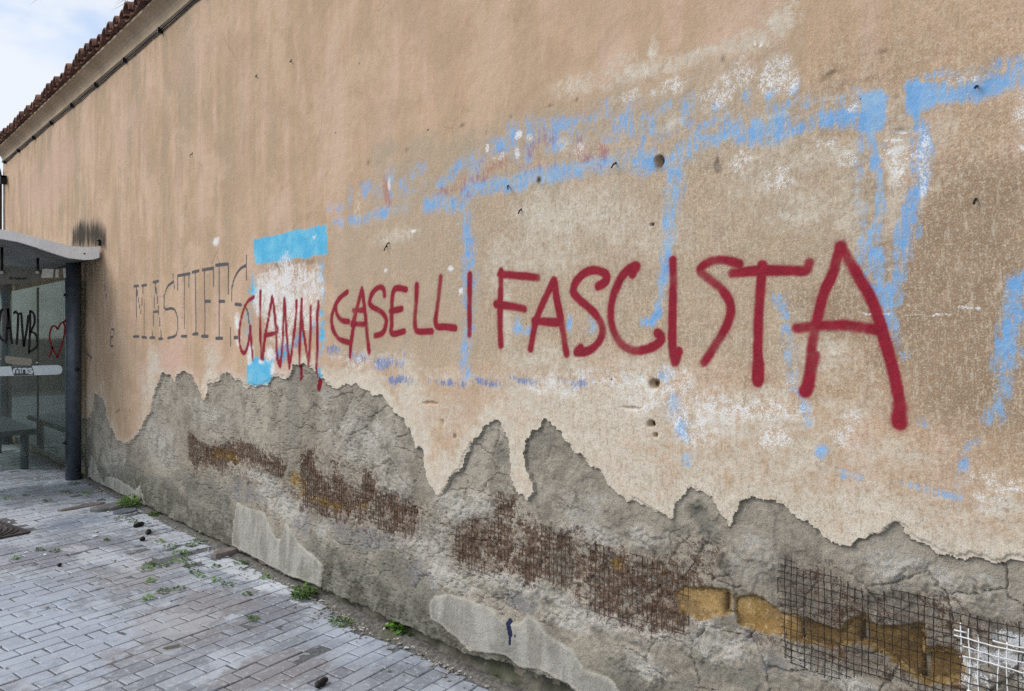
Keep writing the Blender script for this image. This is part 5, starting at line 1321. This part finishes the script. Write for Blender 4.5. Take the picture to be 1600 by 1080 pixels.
# ------------------------------------------------------------------ palm behind the wall, tree beyond its far end
M_PALM = mat_leaf('palm_leaf', (0.035, 0.055, 0.03), (0.07, 0.10, 0.045)); M_TRUNK = simple('palm_trunk', (0.13, 0.10, 0.075), 0.9, 0, 8, 0.3)
pk = (318 - 800) / FPX; pt = 9.5
PX0, PY0 = pt * (-CT + ST * pk), -DC + pt * (ST + CT * pk)
palm = empty('palm_tree', (PX0, PY0 + 0.6, 0)); tagp(palm, 'palm tree behind the wall, only frond tips hanging into view', 'tree')
pz = 7.2
mb = MB(); mb.tube([(0.1 * math.sin(z * .4), 0, z) for z in np.linspace(-0.04, pz, 14)], [0.26 - 0.008 * i for i in range(14)], 12); mb.build('trunk', M_TRUNK, palm, True)
def frond(tip, seed):
    rs = random.Random(seed); mb = MB(); a = Vector((0, 0, pz)); c = Vector(tip); mid = (a + c) / 2 + Vector((0, 0, 0.30 * (c - a).length + 0.2))
    pts = [(1 - u) ** 2 * a + 2 * u * (1 - u) * mid + u * u * c for u in map(float, np.linspace(0, 1, 22))]
    mb.tube(pts, [0.03 - 0.0012 * i for i in range(22)], 5)
    for i in range(3, 22):
        d = (pts[i] - pts[i - 1]).normalized(); sd = d.cross(Vector((0, 0, 1))).normalized()
        L = 0.55 * math.sin(math.pi * min(.98, (i + 3) / 26)) + .18
        for s_ in (-1, 1):
            for q in (0, 1):
                dd = (d * .75 + sd * s_ * .8 + Vector((0, 0, -.45 + rs.uniform(-.2, .2)))).normalized(); b0 = pts[i] - (pts[i] - pts[i - 1]) * (q * .5)
                w = Vector((0, 0, .016)) + d * .016; e = b0 + dd * L * rs.uniform(.8, 1.1)
                mb.add([b0 - w, b0 + w, e], [(0, 1, 2)])
    mb.build('frond', M_PALM, palm)
def tipat(px, py, yy):
    k = (px - 800) / FPX; t_ = (DC + yy) / (ST + CT * k)
    return (t_ * (-CT + ST * k) - PX0, yy - PY0 - 0.6, HC + t_ * (HY - py) / FPX)
frond(tipat(61, -3, PY0 + 0.3), 1); frond(tipat(194, 6, PY0 + 0.3), 2)
for i in range(16):
    a = i * 2.399; e = 0.9 + 0.5 * math.sin(i * 1.7)
    frond((2.6 * math.cos(a), 2.6 * math.sin(a), pz + 0.2 + e), 10 + i)
tree = empty('leafy_tree', (-22, 0.2, 0)); tagp(tree, 'green tree beyond the far end of the wall', 'tree')
mb = MB(); mb.tube([(0, 0, -.04), (0.05, 0, 1.6), (0, .1, 3.0)], [.16, .12, .06], 10); mb.build('trunk', M_TRUNK, tree, True)
mb = MB(); rs = random.Random(8)
for i in range(2600):
    th_ = rs.uniform(0, 6.283); u = rs.uniform(-1, 1); r_ = rs.random() ** .45; q = math.sqrt(1 - u * u)
    p = (1.3 * r_ * q * math.cos(th_), 1.3 * r_ * q * math.sin(th_), 3.0 + 1.2 * r_ * u)
    leaf(mb, p, (rs.uniform(-1, 1), rs.uniform(-1, 1), rs.uniform(-.6, .6)), .13, .08, .2)
mb.build('crown', M_LEAFD, tree)
